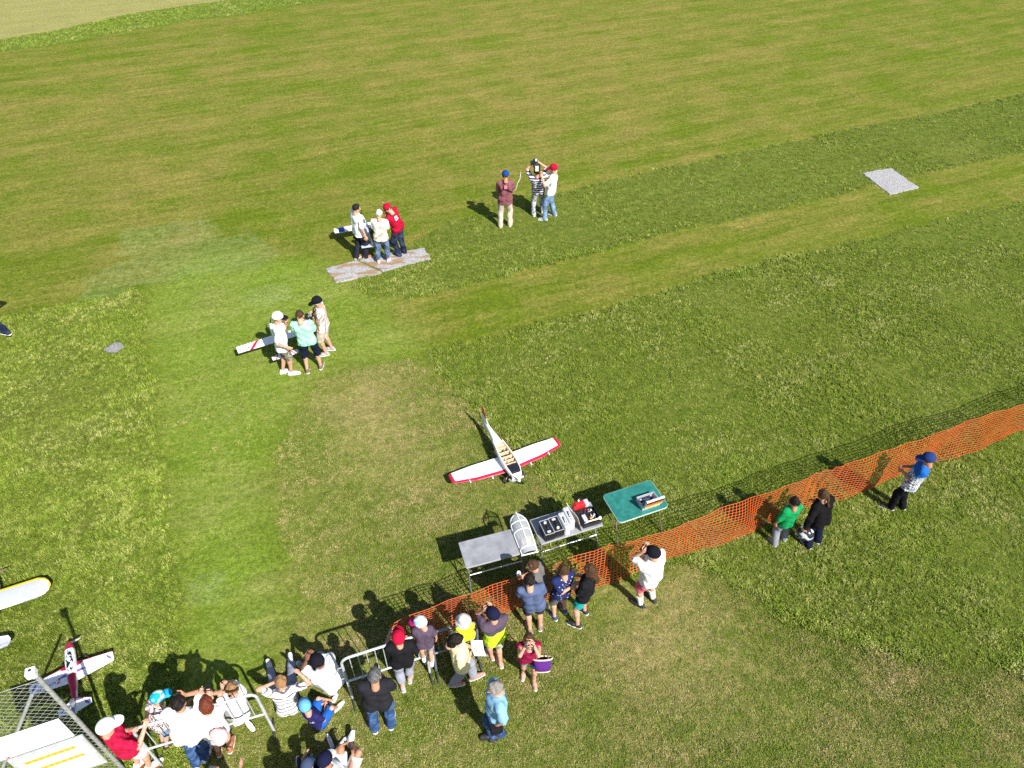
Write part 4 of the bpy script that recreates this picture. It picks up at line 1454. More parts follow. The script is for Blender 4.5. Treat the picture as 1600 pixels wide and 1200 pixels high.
def bottle(label, px, py, lie):
    o = empty('water_bottle', G(px, py, .035), lie, label, 'bottle')
    t = NT('bottle_plastic')
    t.b.inputs['Base Color'].default_value = (.62, .64, .66, 1)
    t.b.inputs['Alpha'].default_value = .85
    M = Matrix.Rotation(math.pi / 2, 4, 'Y')
    MB().lathe([(0, -.11), (.03, -.11), (.033, -.1), (.031, -.03), (.033, 0), (.033, .05), (.028, .08), (.013, .105), (.013, .12)], 14, M=M).build('bottle', t.done(.2), o)
    MB().lathe([(.015, .112), (.016, .13), (0, .132)], 10, M=M).build('cap', WHITE_PAINT, o)
bottle('clear plastic water bottle lying on the grass behind the child in navy', 516, 1159, R(120))

# ------------------------------------------------------------------ model aircraft
def loft(rings):
    n = len(rings[0])
    V = [q for r in rings for q in r]
    Fs = []
    for i in range(len(rings) - 1):
        for k in range(n):
            a, b = i * n + k, i * n + (k + 1) % n
            Fs.append([a, b, b + n, a + n])
    Fs.append(list(range(n)))
    Fs.append([len(V) - n + k for k in range(n)][::-1])
    return V, Fs
def surface(stations, nc, th, paint, mats, name, parent, vert=False, step=.03):
    """wing / tail surface. stations: (span, x_lead, x_trail, z). paint(u, span) -> material index, u from lead edge"""
    V, Fs, M = [], [], []
    st = []
    for a, b in zip(stations[:-1], stations[1:]):
        k = max(1, int(abs(b[0] - a[0]) / step))
        for i in range(k): st.append([a[j] + (b[j] - a[j]) * i / k for j in range(4)])
    st.append(list(stations[-1]))
    us = [(1 - math.cos(math.pi * i / nc)) / 2 for i in range(nc + 1)]
    ring = [(u, 1) for u in us[::-1]] + [(u, -1) for u in us[1:-1]]
    for y, xl, xt, z in st:
        c = xl - xt
        for u, s_ in ring:
            t = th * c * 2.6 * (.2969 * math.sqrt(u) - .126 * u - .3516 * u ** 2 + .2843 * u ** 3 - .1015 * u ** 4) * 2
            zz = s_ * t
            V.append((xl - u * c, y, z + zz) if not vert else (xl - u * c, zz, y))
    n = len(ring)
    for i in range(len(st) - 1):
        for k in range(n):
            a, b = i * n + k, i * n + (k + 1) % n
            Fs.append([a, b, b + n, a + n] if vert else [a, a + n, b + n, b])
            um = (ring[k][0] + ring[(k + 1) % n][0]) / 2
            M.append(paint(um, (st[i][0] + st[i + 1][0]) / 2))
    Fs.append(list(range(n))); M.append(paint(.5, st[0][0]))
    Fs.append([(len(st) - 1) * n + k for k in range(n)][::-1]); M.append(paint(.5, st[-1][0]))
    o = obj(name, V, Fs, mats, parent, M, smooth=False)
    bm = bmesh.new(); bm.from_mesh(o.data)
    bmesh.ops.recalc_face_normals(bm, faces=bm.faces[:])
    bm.to_mesh(o.data); bm.free()
    return o
def fus_ring(x, w, ztop, zbot, n=14, p=2.6):
    out = []
    zc, hh = (ztop + zbot) / 2, (ztop - zbot) / 2
    for k in range(n):
        a = 2 * math.pi * k / n
        c, s_ = math.cos(a), math.sin(a)
        out.append((x, w * math.copysign(abs(c) ** (2 / p), c), zc + hh * math.copysign(abs(s_) ** (2 / p), s_)))
    return out
def fuselage(secs, mats, paint, parent, name='fuselage', n=16):
    rings = [fus_ring(*q, n=n) for q in secs]
    V, Fs = loft(rings)
    M = []
    for f in Fs:
        c = np.mean([V[i] for i in f], 0)
        M.append(paint(c[0], c[1], c[2]))
    o = obj(name, V, Fs, mats, parent, M)
    bm = bmesh.new(); bm.from_mesh(o.data)
    bmesh.ops.recalc_face_normals(bm, faces=bm.faces[:])
    bm.to_mesh(o.data); bm.free()
    return o
def propeller(parent, x, z, dia, ang, mat, spin_mat):
    sp = MB().lathe([(.032, 0), (.03, .02), (.018, .045), (0, .055)], 12, M=Matrix.Translation((x, 0, z)) @ Matrix.Rotation(math.pi / 2, 4, 'Y')).build('spinner', spin_mat, parent)
    b = MB()
    for s_ in (0, math.pi):
        V = []
        for r_, w, tw in ((.02, .009, 60), (dia * .2, .015, 38), (dia * .38, .012, 24), (dia * .5, .006, 16)):
            cx, sx = math.cos(R(tw)), math.sin(R(tw))
            for e in (1, -1):
                V.append(Matrix.Translation((x + .012, 0, z)) @ Matrix.Rotation(ang + s_, 4, 'X') @ Vector((e * w * sx, e * w * cx, r_)))
        n0 = len(V)
        V += [v + Vector((-.005, 0, 0)) for v in V]
        Fs = [[i, i + 1, i + 3, i + 2] for i in (0, 2, 4)] + [[n0 + i, n0 + i + 2, n0 + i + 3, n0 + i + 1] for i in (0, 2, 4)]
        Fs += [[i, i + 2, n0 + i + 2, n0 + i] for i in (0, 2, 4)] + [[i + 1, n0 + i + 1, n0 + i + 3, i + 3] for i in (0, 2, 4)]
        b.add(V, Fs, 0)
    b.build('propeller', mat, parent)
def wheel(parent, x, y, r, w=.035):
    M = Matrix.Translation((x, y, r)) @ Matrix.Rotation(math.pi / 2, 4, 'X')
    o = MB().lathe([(r * .5, -w / 2), (r * .9, -w / 2), (r, -w / 4), (r, w / 4), (r * .9, w / 2), (r * .5, w / 2)], 16, M=M).build('wheel', DARK, parent)
    MB().lathe([(0, -w / 2 * .8), (r * .5, -w / 2 * .8), (r * .5, w / 2 * .8), (0, w / 2 * .8)], 12, M=M, smooth=False).build('hub', WHITE_PAINT, o)
def gear(parent, x, z, y, r, mat):
    for s_ in (1, -1):
        MB().tube([(x, s_ * .04, z), (x + .02, s_ * y * .8, r + .05), (x + .02, s_ * (y - .03), r)], .008, 6).build('gear_leg', mat, parent)
        wheel(parent, x + .02, s_ * y, r)

def text_mesh(body, size, mat, parent, M, name='lettering', shear=0.0):
    cu = bpy.data.curves.new('text', 'FONT')
    cu.body = body
    cu.size = size
    cu.shear = shear
    cu.align_x = 'CENTER'
    cu.offset = size * .012
    tmp = bpy.data.objects.new('text_tmp', cu)
    COL.objects.link(tmp)
    bpy.context.view_layer.update()
    dg = bpy.context.evaluated_depsgraph_get()
    me = bpy.data.meshes.new_from_object(tmp.evaluated_get(dg))
    bpy.data.objects.remove(tmp)
    me.transform(M)
    me.materials.clear()
    me.materials.append(mat)
    me.name = name
    o = bpy.data.objects.new(name, me)
    COL.objects.link(o)
    o.parent = parent
    return o

def plane_open():
    """white and red low-wing model with its hatch off"""
    c = G(794, 722, .25)
    root = empty('model_aircraft', (c[0], c[1], 0), R(-65), 'white and red model aircraft with its fuselage hatch off beside the grey tables', 'model aircraft')
    mats = [WHITE_PAINT, RED_PAINT, WOOD]
    zf = .27
    def pw(u, y):
        if u < .15 or abs(y) > 1.12: return 1
        if (.735 < u < .755 and abs(y) > .35) or (u > .74 and (abs(abs(y) - .35) < .006 or abs(abs(y) - .72) < .006)): return 3
        return 0
    st = [(-1.19, -.02, -.22, .20), (-1.15, .02, -.25, .198), (-.7, .13, -.28, .185), (-.12, .17, -.27, .17), (.12, .17, -.27, .17), (.7, .13, -.28, .185), (1.15, .02, -.25, .198), (1.19, -.02, -.22, .20)]
    mats.append(plain('hinge_gap', (.30, .30, .31), .6))
    surface(st, 46, .13, pw, mats, 'wing', root, step=.012)
    for s_ in (1, -1):
        MB().tube([(.15, s_ * .42, .19), (.21, s_ * .42, .19)], .015, 8).build('wing_peg', WHITE_PAINT, root)
        MB().tube([(.06, s_ * .86, .20), (.13, s_ * .86, .20)], .012, 8).build('wing_peg', WHITE_PAINT, root)
    # open trough in front, closed boom behind
    V, Fs, Mi = [], [], []
    secs = [(.40, .10, .34, .16), (.30, .125, .37, .13), (.14, .14, .38, .12), (-.05, .14, .39, .12), (-.25, .125, .395, .13), (-.48, .10, .40, .16)]
    n = 9
    for x, w, zt, zb in secs:
        for k in range(n):
            a = math.pi + math.pi * k / (n - 1)
            V.append((x, w * math.copysign(abs(math.cos(a)) ** .6, math.cos(a)), zt + (zt - zb) * -abs(math.sin(a)) ** .6))
        for k in range(n - 1, -1, -1):
            a = math.pi + math.pi * k / (n - 1)
            V.append((x, (w - .014) * math.copysign(abs(math.cos(a)) ** .6, math.cos(a)), zt - (zt - zb - .014) * abs(math.sin(a)) ** .6))
    m = 2 * n
    for i in range(len(secs) - 1):
        for k in range(m):
            a, b = i * m + k, i * m + (k + 1) % m
            Fs.append([a, b, b + m, a + m])
            Mi.append(0 if k < n - 1 or k in (n - 1, m - 1) else 2)
    o = obj('fuselage', V, Fs, mats, root, Mi)
    bm = bmesh.new(); bm.from_mesh(o.data); bmesh.ops.recalc_face_normals(bm, faces=bm.faces[:]); bm.to_mesh(o.data); bm.free()
    fuselage([(-.47, .10, .40, .16), (-.6, .082, .40, .18), (-.85, .05, .385, .21), (-1.15, .028, .37, .24), (-1.30, .018, .37, .25)], mats, lambda x, y, z: 0, root, 'tail_boom')
    MB().box((.395, -.10, .15), (.41, .10, .35), bev=.01).build('firewall', WHITE_PAINT, root)
    MB().box((.15, -.11, .17), (.385, .11, .365), bev=.03).build('fuel_tank', plain('black_tank', (.013, .014, .02), .35), root)
    for x, t_ in ((.12, .012), (.02, .012), (-.08, .03), (-.2, .012), (-.33, .012), (-.42, .05)):
        MB().box((x, -.115, .14), (x + t_, .115, .355), bev=.003).build('former', WOOD, root)
    for x, y, sx, m_ in ((.10, .04, .03, BLACK), (.10, -.05, .03, SILVER), (-.02, .05, .025, BLACK), (.0, -.05, .03, plain('wire_orange', (.6, .2, .04), .5)), (-.13, .05, .02, BLACK), (-.13, 0, .02, BLACK), (-.13, -.05, .02, BLACK), (-.27, .03, .03, plain('servo_grey', (.12, .12, .14), .4)), (.13, 0, .025, WHITE_PAINT)):
        MB().box((x - sx, y - .018, .2), (x + sx, y + .018, .31), bev=.004).build('servo', m_, root)
    for k in range(6):
        x, y = random.uniform(-.2, .15), random.uniform(-.08, .08)
        MB().tube([(x, y, .3), (x + .06, y + random.uniform(-.05, .05), .34), (x + .13, y + random.uniform(-.04, .04), .29)], .005, 5).build('lead', [BLACK, RED_PAINT, WHITE_PAINT][k % 3], root)
    # engine, propeller
    MB().box((.41, -.04, .19), (.48, .04, .27), bev=.01).build('engine_block', ALU, root)
    MB().tube([(.45, .04, .23), (.45, .12, .24)], .028, 10).build('cylinder', STEEL, root)
    MB().tube([(.45, -.03, .2), (.43, -.10, .17), (.33, -.13, .14)], .02, 8).build('muffler', ALU, root)
    propeller(root, .49, .235, .46, R(35), BLACK, WHITE_PAINT)
    # fin, red tip
    surface([(.36, -.95, -1.32, 0), (.52, -1.10, -1.33, 0), (.63, -1.17, -1.33, 0), (.66, -1.2, -1.33, 0)], 8, .08, lambda u, y: 1 if y > .50 else 0, mats, 'fin', root, vert=True)
    gear(root, .24, .16, .20, .07, plain('wood_leg', (.5, .36, .22), .6))
    MB().tube([(-1.25, 0, .25), (-1.28, 0, .05)], .008, 6).build('tail_strut', ALU, root)
    wheel(root, -1.28, 0, .035, .02)
plane_open()

def plane_striped():
    """white acrobatic model with red lead edge and purple swashes"""
    z = .19
    a, b = G(111, 1012, z), G(122, 1110, z)
    d = a - b
    ang = math.atan2(d[1], d[0])
    c = G(113, 1045, z)
    root = empty('model_aircraft', (c[0], c[1], 0), ang, 'white, red and purple acrobatic model aircraft beside the chain-link fence', 'model aircraft')
    mats = [WHITE_PAINT, RED_PAINT, PURPLE_PAINT, GREY_PAINT]
    def pw(u, y):
        s_ = abs(y)
        if u < .07 + .10 * max(0, .3 - s_): return 1
        if s_ < .16 and u < .16 + 1.6 * (.16 - s_): return 1 if u < .22 else 2
        e = (s_ - .50) * 4
        if .50 < s_ < .57 and abs(u - (.30 + (s_ - .50) * 5.5)) < .13: return 2
        if s_ < .22 and .45 < u < .62 and (.22 - s_) > abs(u - .54) * 1.2: return 2
        return 0
    half = .60
    st = [(-half, -.01, -.17, z + .02), (-half + .02, .005, -.18, z + .02), (-.05, .10, -.24, z), (.05, .10, -.24, z), (half - .02, .005, -.18, z + .02), (half, -.01, -.17, z + .02)]
    wing = surface(st, 44, .11, pw, mats, 'wing', root, step=.011)
    def pf(x, y, zz):
        if zz > z + .06 and x < -.15: return 1
        if zz < z - .0: return 1
        if x > .36: return 1
        return 0 if zz > z + .02 else 2
    fuselage([(.46, .03, z + .05, z - .02), (.44, .055, z + .07, z - .05), (.33, .075, z + .09, z - .07), (.1, .078, z + .10, z - .07), (-.15, .07, z + .11, z - .06), (-.45, .045, z + .09, z - .03), (-.72, .022, z + .07, z + .0), (-.80, .012, z + .06, z + .01)], mats, pf, root, n=20)
    # canopy
    rings = []
    for i in range(9):
        u = i / 8
        w = .058 * math.sin(math.pi * (.06 + .88 * u)) ** .6
        rings.append([(.30 - .44 * u, w * math.cos(t), z + .085 + .055 * math.sin(math.pi * (.05 + .9 * u)) * max(0, math.sin(t))) for t in np.linspace(0, 2 * math.pi, 13)[:-1]])
    V, Fs = loft(rings)
    t = NT('tinted_canopy')
    f = t.noise(t.objc(), 16, 2)
    t.col(t.mix(t.rng(f, .48, .52), (.015, .015, .018), (.62, .63, .64)))
    o = obj('canopy', V, Fs, t.done(.12), root)
    MB().tube([q for q in [(.30 - .44 * u, .06 * math.sin(math.pi * (.06 + .88 * u)) ** .6, z + .092) for u in np.linspace(0, 1, 10)]], .006, 5).build('canopy_rim', WHITE_PAINT, o)
    MB().tube([q for q in [(.30 - .44 * u, -.06 * math.sin(math.pi * (.06 + .88 * u)) ** .6, z + .092) for u in np.linspace(0, 1, 10)]], .006, 5).build('canopy_rim', WHITE_PAINT, o)
    def pt(u, y):
        if u < .1: return 1
        if .14 < abs(y) < .20 and abs(u - (.4 + (abs(y) - .14) * 7)) < .16: return 2
        return 0
    surface([(-.23, -.66, -.76, z + .06), (-.04, -.56, -.80, z + .06), (.04, -.56, -.80, z + .06), (.23, -.66, -.76, z + .06)], 30, .07, pt, mats, 'tailplane', root, step=.011)
    surface([(z + .06, -.55, -.82, 0), (z + .25, -.69, -.86, 0)], 10, .07, lambda u, y: 2 if u > .62 and y > z + .1 else 0, mats, 'fin', root, vert=True)
    propeller(root, .46, z + .015, .36, R(80), plain('prop_grey', (.35, .36, .37), .4), RED_PAINT)
    gear(root, .2, z - .05, .17, .045, BLACK)
    wheel(root, -.8, 0, .02, .015)
    # writing on the wing, pressed on to its upper side
    bv = BVHTree.FromPolygons([v.co[:] for v in wing.data.vertices], [pl.vertices[:] for pl in wing.data.polygons])
    for body, size, x, y, m_, a_ in (('COMPROR', .055, -.165, .37, PURPLE_PAINT, 8), ('Z', .095, -.165, .20, RED_PAINT, 8), ('COMPROR', .045, -.15, -.33, plain('pale_print', (.55, .55, .66), .4), -8)):
        o = text_mesh(body, size, m_, root, Matrix.Translation((x, y, 0)) @ Matrix.Rotation(-math.pi / 2 + R(a_), 4, 'Z'), shear=.25)
        for v in o.data.vertices:
            hit = bv.ray_cast(Vector((v.co.x, v.co.y, 2)), Vector((0, 0, -1)))
            v.co.z = (hit[0].z if hit[0] else z) + .004
plane_striped()

def plane_yellow():
    """white model with a yellow lead edge, mostly out of frame"""
    z = .30
    tip = G(79, 915, z)
    ang = R(114)
    ax = rotz(ang)
    half = 0.90
    c = tip - ax @ np.array([-.13, -half, 0])
    root = empty('model_aircraft', (c[0], c[1], 0), ang, 'white model aircraft with rounded yellow-edged wing tip', 'model aircraft')
    mats = [GREY_PAINT, YELLOW_PAINT, WHITE_PAINT]
    def pw(u, y):
        if u < .15 or abs(y) > half - .06: return 1
        if abs(y) > half - .18: return 2
        if u > .86 and abs(y) < .5: return 2
        return 0
    st = [(-half, -.08, -.12, z), (-half + .03, .0, -.2, z), (-half + .09, .08, -.26, z), (-half + .2, .13, -.29, z), (0, .13, -.29, z), (half - .2, .13, -.29, z), (half - .09, .08, -.26, z), (half - .03, .0, -.2, z), (half, -.08, -.12, z)]
    surface(st, 12, .13, pw, mats, 'wing', root)
    fuselage([(.42, .05, z + .04, z - .10), (.3, .085, z + .06, z - .14), (0, .09, z + .02, z - .15), (-.35, .07, z + .02, z - .13), (-.9, .03, z - .0, z - .07), (-1.1, .015, z - .0, z - .05)], mats, lambda x, y, zz: 2, root)
    surface([(-.33, -.93, -1.0, z), (-.29, -.85, -1.05, z), (0, -.78, -1.08, z), (.29, -.85, -1.05, z), (.33, -.93, -1.0, z)], 10, .07, lambda u, y: 0 if u > .2 else 2, mats, 'tailplane', root)
    surface([(z, -.85, -1.18, 0), (z + .26, -1.0, -1.18, 0)], 8, .07, lambda u, y: 1, mats, 'fin', root, vert=True)
    MB().box((.42, -.035, z - .06), (.52, .035, z + .02), bev=.01).build('engine_block', plain('engine_brown', (.12, .07, .05), .5, .4), root)
    propeller(root, .53, z - .02, .42, R(80), plain('prop_wood', (.14, .10, .07), .4), ALU)
    gear(root, .2, z - .12, .22, .06, ALU)
    wheel(root, -1.05, 0, .025, .015)
plane_yellow()

def plane_small(label, tipL, tipR, tail, z, stripes, col, chord, tail_paint=None):
    a, b = G(*tipL, z), G(*tipR, z)
    d = b - a
    span = np.linalg.norm(d[:2])
    ang = math.atan2(d[1], d[0]) + math.pi / 2
    c = (a + b) / 2
    tl = rotz(-ang) @ (G(*tail, z) - c)
    xt = tl[0]
    root = empty('model_aircraft', (c[0], c[1], 0), ang, label, 'model aircraft')
    mats = [WHITE_PAINT, col, GREY_PAINT]
    h = span / 2
    st = [(-h, .30 * chord, -.55 * chord, z), (-.06, .45 * chord, -.55 * chord, z - .01), (.06, .45 * chord, -.55 * chord, z - .01), (h, .30 * chord, -.55 * chord, z)]
    surface(st, 30, .12, stripes, mats, 'wing', root, step=.02)
    nose = .55
    fuselage([(nose, .03, z + .05, z - .05), (nose - .04, .055, z + .07, z - .08), (.2, .075, z + .11, z - .10), (-.2, .065, z + .10, z - .09), (xt * .6, .04, z + .06, z - .04), (xt - .12, .015, z + .04, z)], mats, lambda x, y, zz: 1 if (zz > z + .095 and x > .1) else (2 if x < -.1 else 0), root)
    rings = []
    for i in range(7):
        u = i / 6
        rings.append([(.25 - .35 * u, .05 * math.sin(math.pi * (.08 + .84 * u)) * math.cos(t), z + .08 + .07 * math.sin(math.pi * (.05 + .9 * u)) * max(0, math.sin(t))) for t in np.linspace(0, 2 * math.pi, 11)[:-1]])
    V, Fs = loft(rings)
    obj('canopy', V, Fs, plain('smoke_canopy', (.10, .12, .16), .12), root)
    surface([(-.30, xt + .02, xt - .11, z + .03), (-.03, xt + .07, xt - .13, z + .03), (.03, xt + .07, xt - .13, z + .03), (.30, xt + .02, xt - .11, z + .03)], 20, .08, tail_paint or (lambda u, y: stripes(u, y / .3 * h * .9)), mats, 'tailplane', root, step=.012)
    surface([(z + .03, xt + .08, xt - .15, 0), (z + .24, xt - .03, xt - .16, 0)], 8, .07, lambda u, y: 0, mats, 'fin', root, vert=True)
    propeller(root, nose, z, .36, R(15), BLACK, WHITE_PAINT)
    gear(root, .2, z - .08, .19, .05, ALU)
    wheel(root, xt - .08, 0, .022, .015)
    return root
def red_swash(u, y):
    s_ = abs(y)
    return 1 if abs((s_ - .52) - (u - .5) * .22) < .045 or abs((s_ - .64) - (u - .5) * .22) < .012 else 0
plane_small('white model aircraft with red swashes on its wing behind the pilot in camouflage shorts', (370, 546), (492, 509), (424, 561), .32, red_swash, RED_PAINT, .30)
def blue_band(u, y):
    s_ = abs(y)
    return 1 if .58 < s_ < .74 or s_ < .10 else 0
plane_small('white model aircraft with square blue wing bands behind the gravel pad', (522, 360), (616, 344), (578, 384), .42, blue_band, BLUE_PAINT, .30, lambda u, y: 2)

# ------------------------------------------------------------------ people
def checksplit():
    t = NT('check_blue_shirt')
    oc = t.objc()
    xx = t.sep(oc)
    a = t.rng(t.math('FRACT', t.math('DIVIDE', t.math('ADD', xx[1], xx[0]), .05)), .42, .58)
    b = t.rng(t.math('FRACT', t.math('DIVIDE', xx[2], .05)), .42, .58)
    base = t.mix(t.math('MULTIPLY', t.math('ADD', a, b), .5), (.05, .06, .12), (.75, .76, .80))
    base = t.mix(t.rng(xx[2], 1.17, 1.19), base, (.012, .10, .36))
    t.col(base)
    t.bump(t.noise(oc, 25, 4), .5, .015)
    return t.done(.9, spec=.08)
W_TEE = fabric('white_tee', (0.78, 0.78, 0.77))
W_TEE2 = fabric('white_tee_cool', (0.74, 0.75, 0.78))
BLK = fabric('black_cloth', (0.008, 0.008, 0.010))
BLKTEE = fabric('black_tee', (0.011, 0.011, 0.014))
NAVY = fabric('navy_cloth', (0.009, 0.012, 0.030))
DKDENIM = denim('dark_denim', (0.007, 0.012, 0.032))
DENIM = denim('blue_denim', (0.022, 0.050, 0.125))
LTDENIM = denim('light_denim', (0.075, 0.125, 0.21))
BEIGE = fabric('beige_cloth', (0.50, 0.42, 0.34))
GREYC = fabric('grey_cloth', (0.22, 0.23, 0.26))
LTGREY = fabric('light_grey_cloth', (0.27, 0.28, 0.34))
CHAR = fabric('charcoal_cloth', (0.035, 0.034, 0.045))
REDC = fabric('red_cloth', (0.36, 0.007, 0.030))
REDCAP = fabric('red_cap_cloth', (0.40, 0.007, 0.035))
WCAP = fabric('white_cap_cloth', (0.80, 0.80, 0.79))
DKCAP = fabric('dark_cap_cloth', (0.009, 0.009, 0.014))
BLUECAP = fabric('blue_cap_cloth', (0.010, 0.045, 0.22))
NAVYCAP = fabric('navy_cap_cloth', (0.009, 0.011, 0.034))
WSHOE = plain('white_shoe', (.68, .68, .67), .6)
BSHOE = plain('black_shoe', (.02, .02, .022), .6)
NSHOE = plain('navy_shoe', (.03, .05, .14), .6)
TSHOE = plain('tan_shoe', (.33, .11, .045), .6)
GSHOE = plain('grey_shoe', (.30, .28, .27), .6)
SANDAL = plain('sandal_skin', (.42, .24, .17), .6)
GA, GB, GC = 'pilots and helpers by the blue-banded model', 'pilots and helpers by the red-swashed model', 'spectators along the fence'

person('P1', 'person in maroon shirt and blue cap with a transmitter harness, standing on the runway edge', ((782, 355), (797, 353)), (790, 275), 1.78, 92, 'tan', ('short', 'brown'), ('cap', BLUECAP, BLUECAP), fabric('maroon_shirt', (.20, .072, .085)), .5, .16, BEIGE, 1.0, BEIGE, BEIGE, 'belly', 'belly', ('grip', 'grip'), 0, 20, .15, group='camera crew and pilot on the runway edge')
person('P2', 'person in purple and white striped shirt holding a large video camera overhead', ((834, 337), (848, 333)), (839, 269), 1.70, 95, 'fair', ('short', 'black'), None, fabric('purple_stripe_shirt', (.62, .60, .66), 'hstripe', (.075, .05, .12), .085), .5, .12, fabric('patterned_trousers', (.42, .43, .44), 'blotch', (.14, .15, .17), .06), 1.0, WSHOE, None, 'high', 'high', ('grip', 'grip'), 0, -8, 0, group='camera crew and pilot on the runway edge')
person('P3', 'person in red cap, white t-shirt and light jeans steadying the video camera', ((851, 344), (866, 337)), (866, 264), 1.76, 168, 'fair', ('short', 'brown'), ('cap', REDCAP, REDCAP), W_TEE, .5, .08, LTDENIM, 1.0, GSHOE, None, ('p', 847, 277, 1.42), ('p', 846, 270, 1.5), ('grip', 'grip'), 0, 5, 0, group='camera crew and pilot on the runway edge')

person('P4', 'person in white t-shirt, dark trousers and brown shoes standing beside the blue-banded model', ((558, 404), (572, 404)), (556, 326), 1.74, 38, 'fair', ('short', 'black'), None, W_TEE, .5, .12, fabric('dark_trousers', (.02, .022, .035)), 1.0, TSHOE, None, 'down', 'down', ('relaxed', 'relaxed'), -12, 10, 0, group=GA)
person('P5', 'person with short grey hair in a pale floral shirt and jeans', ((592, 411), (607, 409)), (592, 335), 1.62, 90, 'fair', ('short', 'white'), None, fabric('floral_shirt', (.72, .68, .60), 'blotch', (.55, .33, .25), .12, (.70, .70, .66)), .5, .14, denim('grey_denim', (.055, .085, .14)), .93, plain('pink_shoe', (.55, .42, .42), .6), None, 'belly', 'belly', ('grip', 'grip'), 0, 15, .25, group=GA)
person('P6', 'person in red t-shirt with white back print and red cap, bending towards the model', ((624, 401), (632, 396)), (607, 326), 1.76, 148, 'fair', ('short', 'brown'), ('cap', REDCAP, REDCAP), REDC, .5, .08, DKDENIM, 1.0, BSHOE, BLACK, 'belly', 'brow', ('relaxed', 'relaxed'), 0, 35, 0, group=GA, pel=.1)

person('P7', 'person in white t-shirt, white cap with dark brim and camouflage shorts', ((443, 583), (456, 585)), (433, 497), 1.74, 18, 'fair', ('short', 'brown'), ('cap', WCAP, DKCAP), fabric('white_red_tee', (.78, .78, .77)), .5, .14, fabric('camo_shorts', (.16, .145, .11), 'blotch', (.30, .27, .22), .05, (.08, .075, .055)), .50, WSHOE, None, ('p', 446, 503, 1.38), ('p', 449, 543, .98), ('relaxed', 'relaxed'), 0, 8, .15, group=GB)
person('P8', 'person in mint green t-shirt and black knee shorts', ((481, 581), (502, 575)), (468, 494), 1.74, 98, 'fair', ('short', 'brown'), None, fabric('mint_tee', (.33, .72, .50)), .5, .1, NAVY, .66, plain('sandal_dark', (.12, .08, .06), .6), None, 'belly', 'belly', ('grip', 'grip'), 5, 22, .1, group=GB)
person('P9', 'person in striped short-sleeved shirt, dark cap and beige shorts', ((510, 555), (519, 547)), (497, 472), 1.72, 186, 'fair', ('short', 'white'), ('cap', DKCAP, DKCAP), fabric('striped_shirt', (.72, .66, .62), 'vstripe', (.42, .22, .20), .055), .5, .12, BEIGE, .52, GSHOE, None, ('p', 488, 492, 1.2), ('p', 487, 497, 1.15), ('grip', 'grip'), 0, 12, .2, group=GB)
person('P10', 'person in dark jeans walking across the rough grass', ((-48, 523), (18, 528)), (-34, 438), 1.74, 178, 'fair', ('short', 'black'), None, fabric('pink_tee', (.5, .2, .22)), .5, .1, DKDENIM, 1.0, BSHOE, None, (.25, .1, 1.0), (-.25, -.25, 1.0))

person('P11', 'person in blue cap and checked shirt standing alone at the safety fence', ((1390, 795), (1408, 794)), (1452, 718), 1.62, 150, 'tan', ('short', 'black'), ('cap', fabric('deep_blue_cap', (.016, .04, .15)), fabric('deep_blue_cap', (.016, .04, .15))), checksplit(), .6, .16, BLK, 1.0, BSHOE, None, 'belly', 'belly', ('grip', 'grip'), 5, 12, .2, group=GC, lean_max=25)
person('P12', 'child in green shirt and grey trousers at the safety fence', ((1209, 851), (1224, 843)), (1242, 786), 1.30, 105, 'tan', ('short', 'black'), None, fabric('green_shirt', (.008, .24, .075)), .62, .16, GREYC, 1.0, GSHOE, None, 'down', 'belly', ('relaxed', 'relaxed'), 0, 10, .1, group=GC, loose=.012)
person('P13', 'person in black jacket with hair tied back, holding a helmet', ((1262, 854), (1276, 846)), (1287, 775), 1.50, 112, 'fair', ('tail', 'brown'), None, fabric('black_jacket', (.008, .007, .008)), 1.0, .16, NAVY, 1.0, NSHOE, None, ('p', 1256, 826, .72), 'belly', ('grip', 'relaxed'), 8, 10, .1, group=GC, loose=.02)
person('P14', 'large person in white t-shirt, black cap and pink shorts with white socks', ((1000, 947), (1019, 938)), (1022, 866), 1.72, 138, 'fair', ('short', 'grey'), ('cap', DKCAP, DKCAP), W_TEE, .5, .10, fabric('pink_shorts', (.55, .12, .17)), .48, BSHOE, BLACK, 'eyes', 'eyes', ('grip', 'grip'), 5, 4, .6, group=GC, loose=.01)
person('P15', 'child in grey tank top drinking from a white cup at the safety fence', ((843, 953), (852, 949)), (834, 884), 1.46, 170, 'fair', ('short', 'brown'), None, fabric('grey_tank', (.13, .12, .12)), .0, .12, NAVY, .48, GSHOE, None, 'chest', ('p', 818, 899, 1.12), ('relaxed', 'grip'), 15, 6, 0, group=GC)
person('P16', 'child in blue-grey t-shirt and dark shorts standing with his back turned', ((828, 986), (844, 981)), (827, 909), 1.60, 97, 'fair', ('short', 'black'), None, fabric('bluegrey_tee', (.080, .108, .20)), .5, .14, CHAR, .48, plain('sandal_brown', (.2, .14, .1), .6), None, 'belly', 'belly', ('relaxed', 'relaxed'), 0, 14, .1, group=GC)
person('P17', 'child in navy dotted t-shirt and grey shorts with blue shoes', ((866, 966), (882, 955)), (881, 893), 1.48, 118, 'fair', ('short', 'brown'), None, fabric('navy_dot_tee', (.017, .025, .095), 'dots', (.45, .48, .58), .05), .5, .14, fabric('grey_shorts', (.12, .115, .125)), .5, NSHOE, None, ('p', 896, 915, 1.05), 'belly', ('relaxed', 'relaxed'), 5, 8, .1, group=GC)
person('P18', 'child with long brown hair in black t-shirt and turquoise shorts', ((902, 979), (913, 957)), (923, 892), 1.62, 148, 'fair', ('long', 'brown'), None, BLKTEE, .5, .07, fabric('turquoise_shorts', (.02, .33, .34)), .36, BSHOE, None, 'belly', 'belly', ('relaxed', 'relaxed'), 0, 8, 0, group=GC)
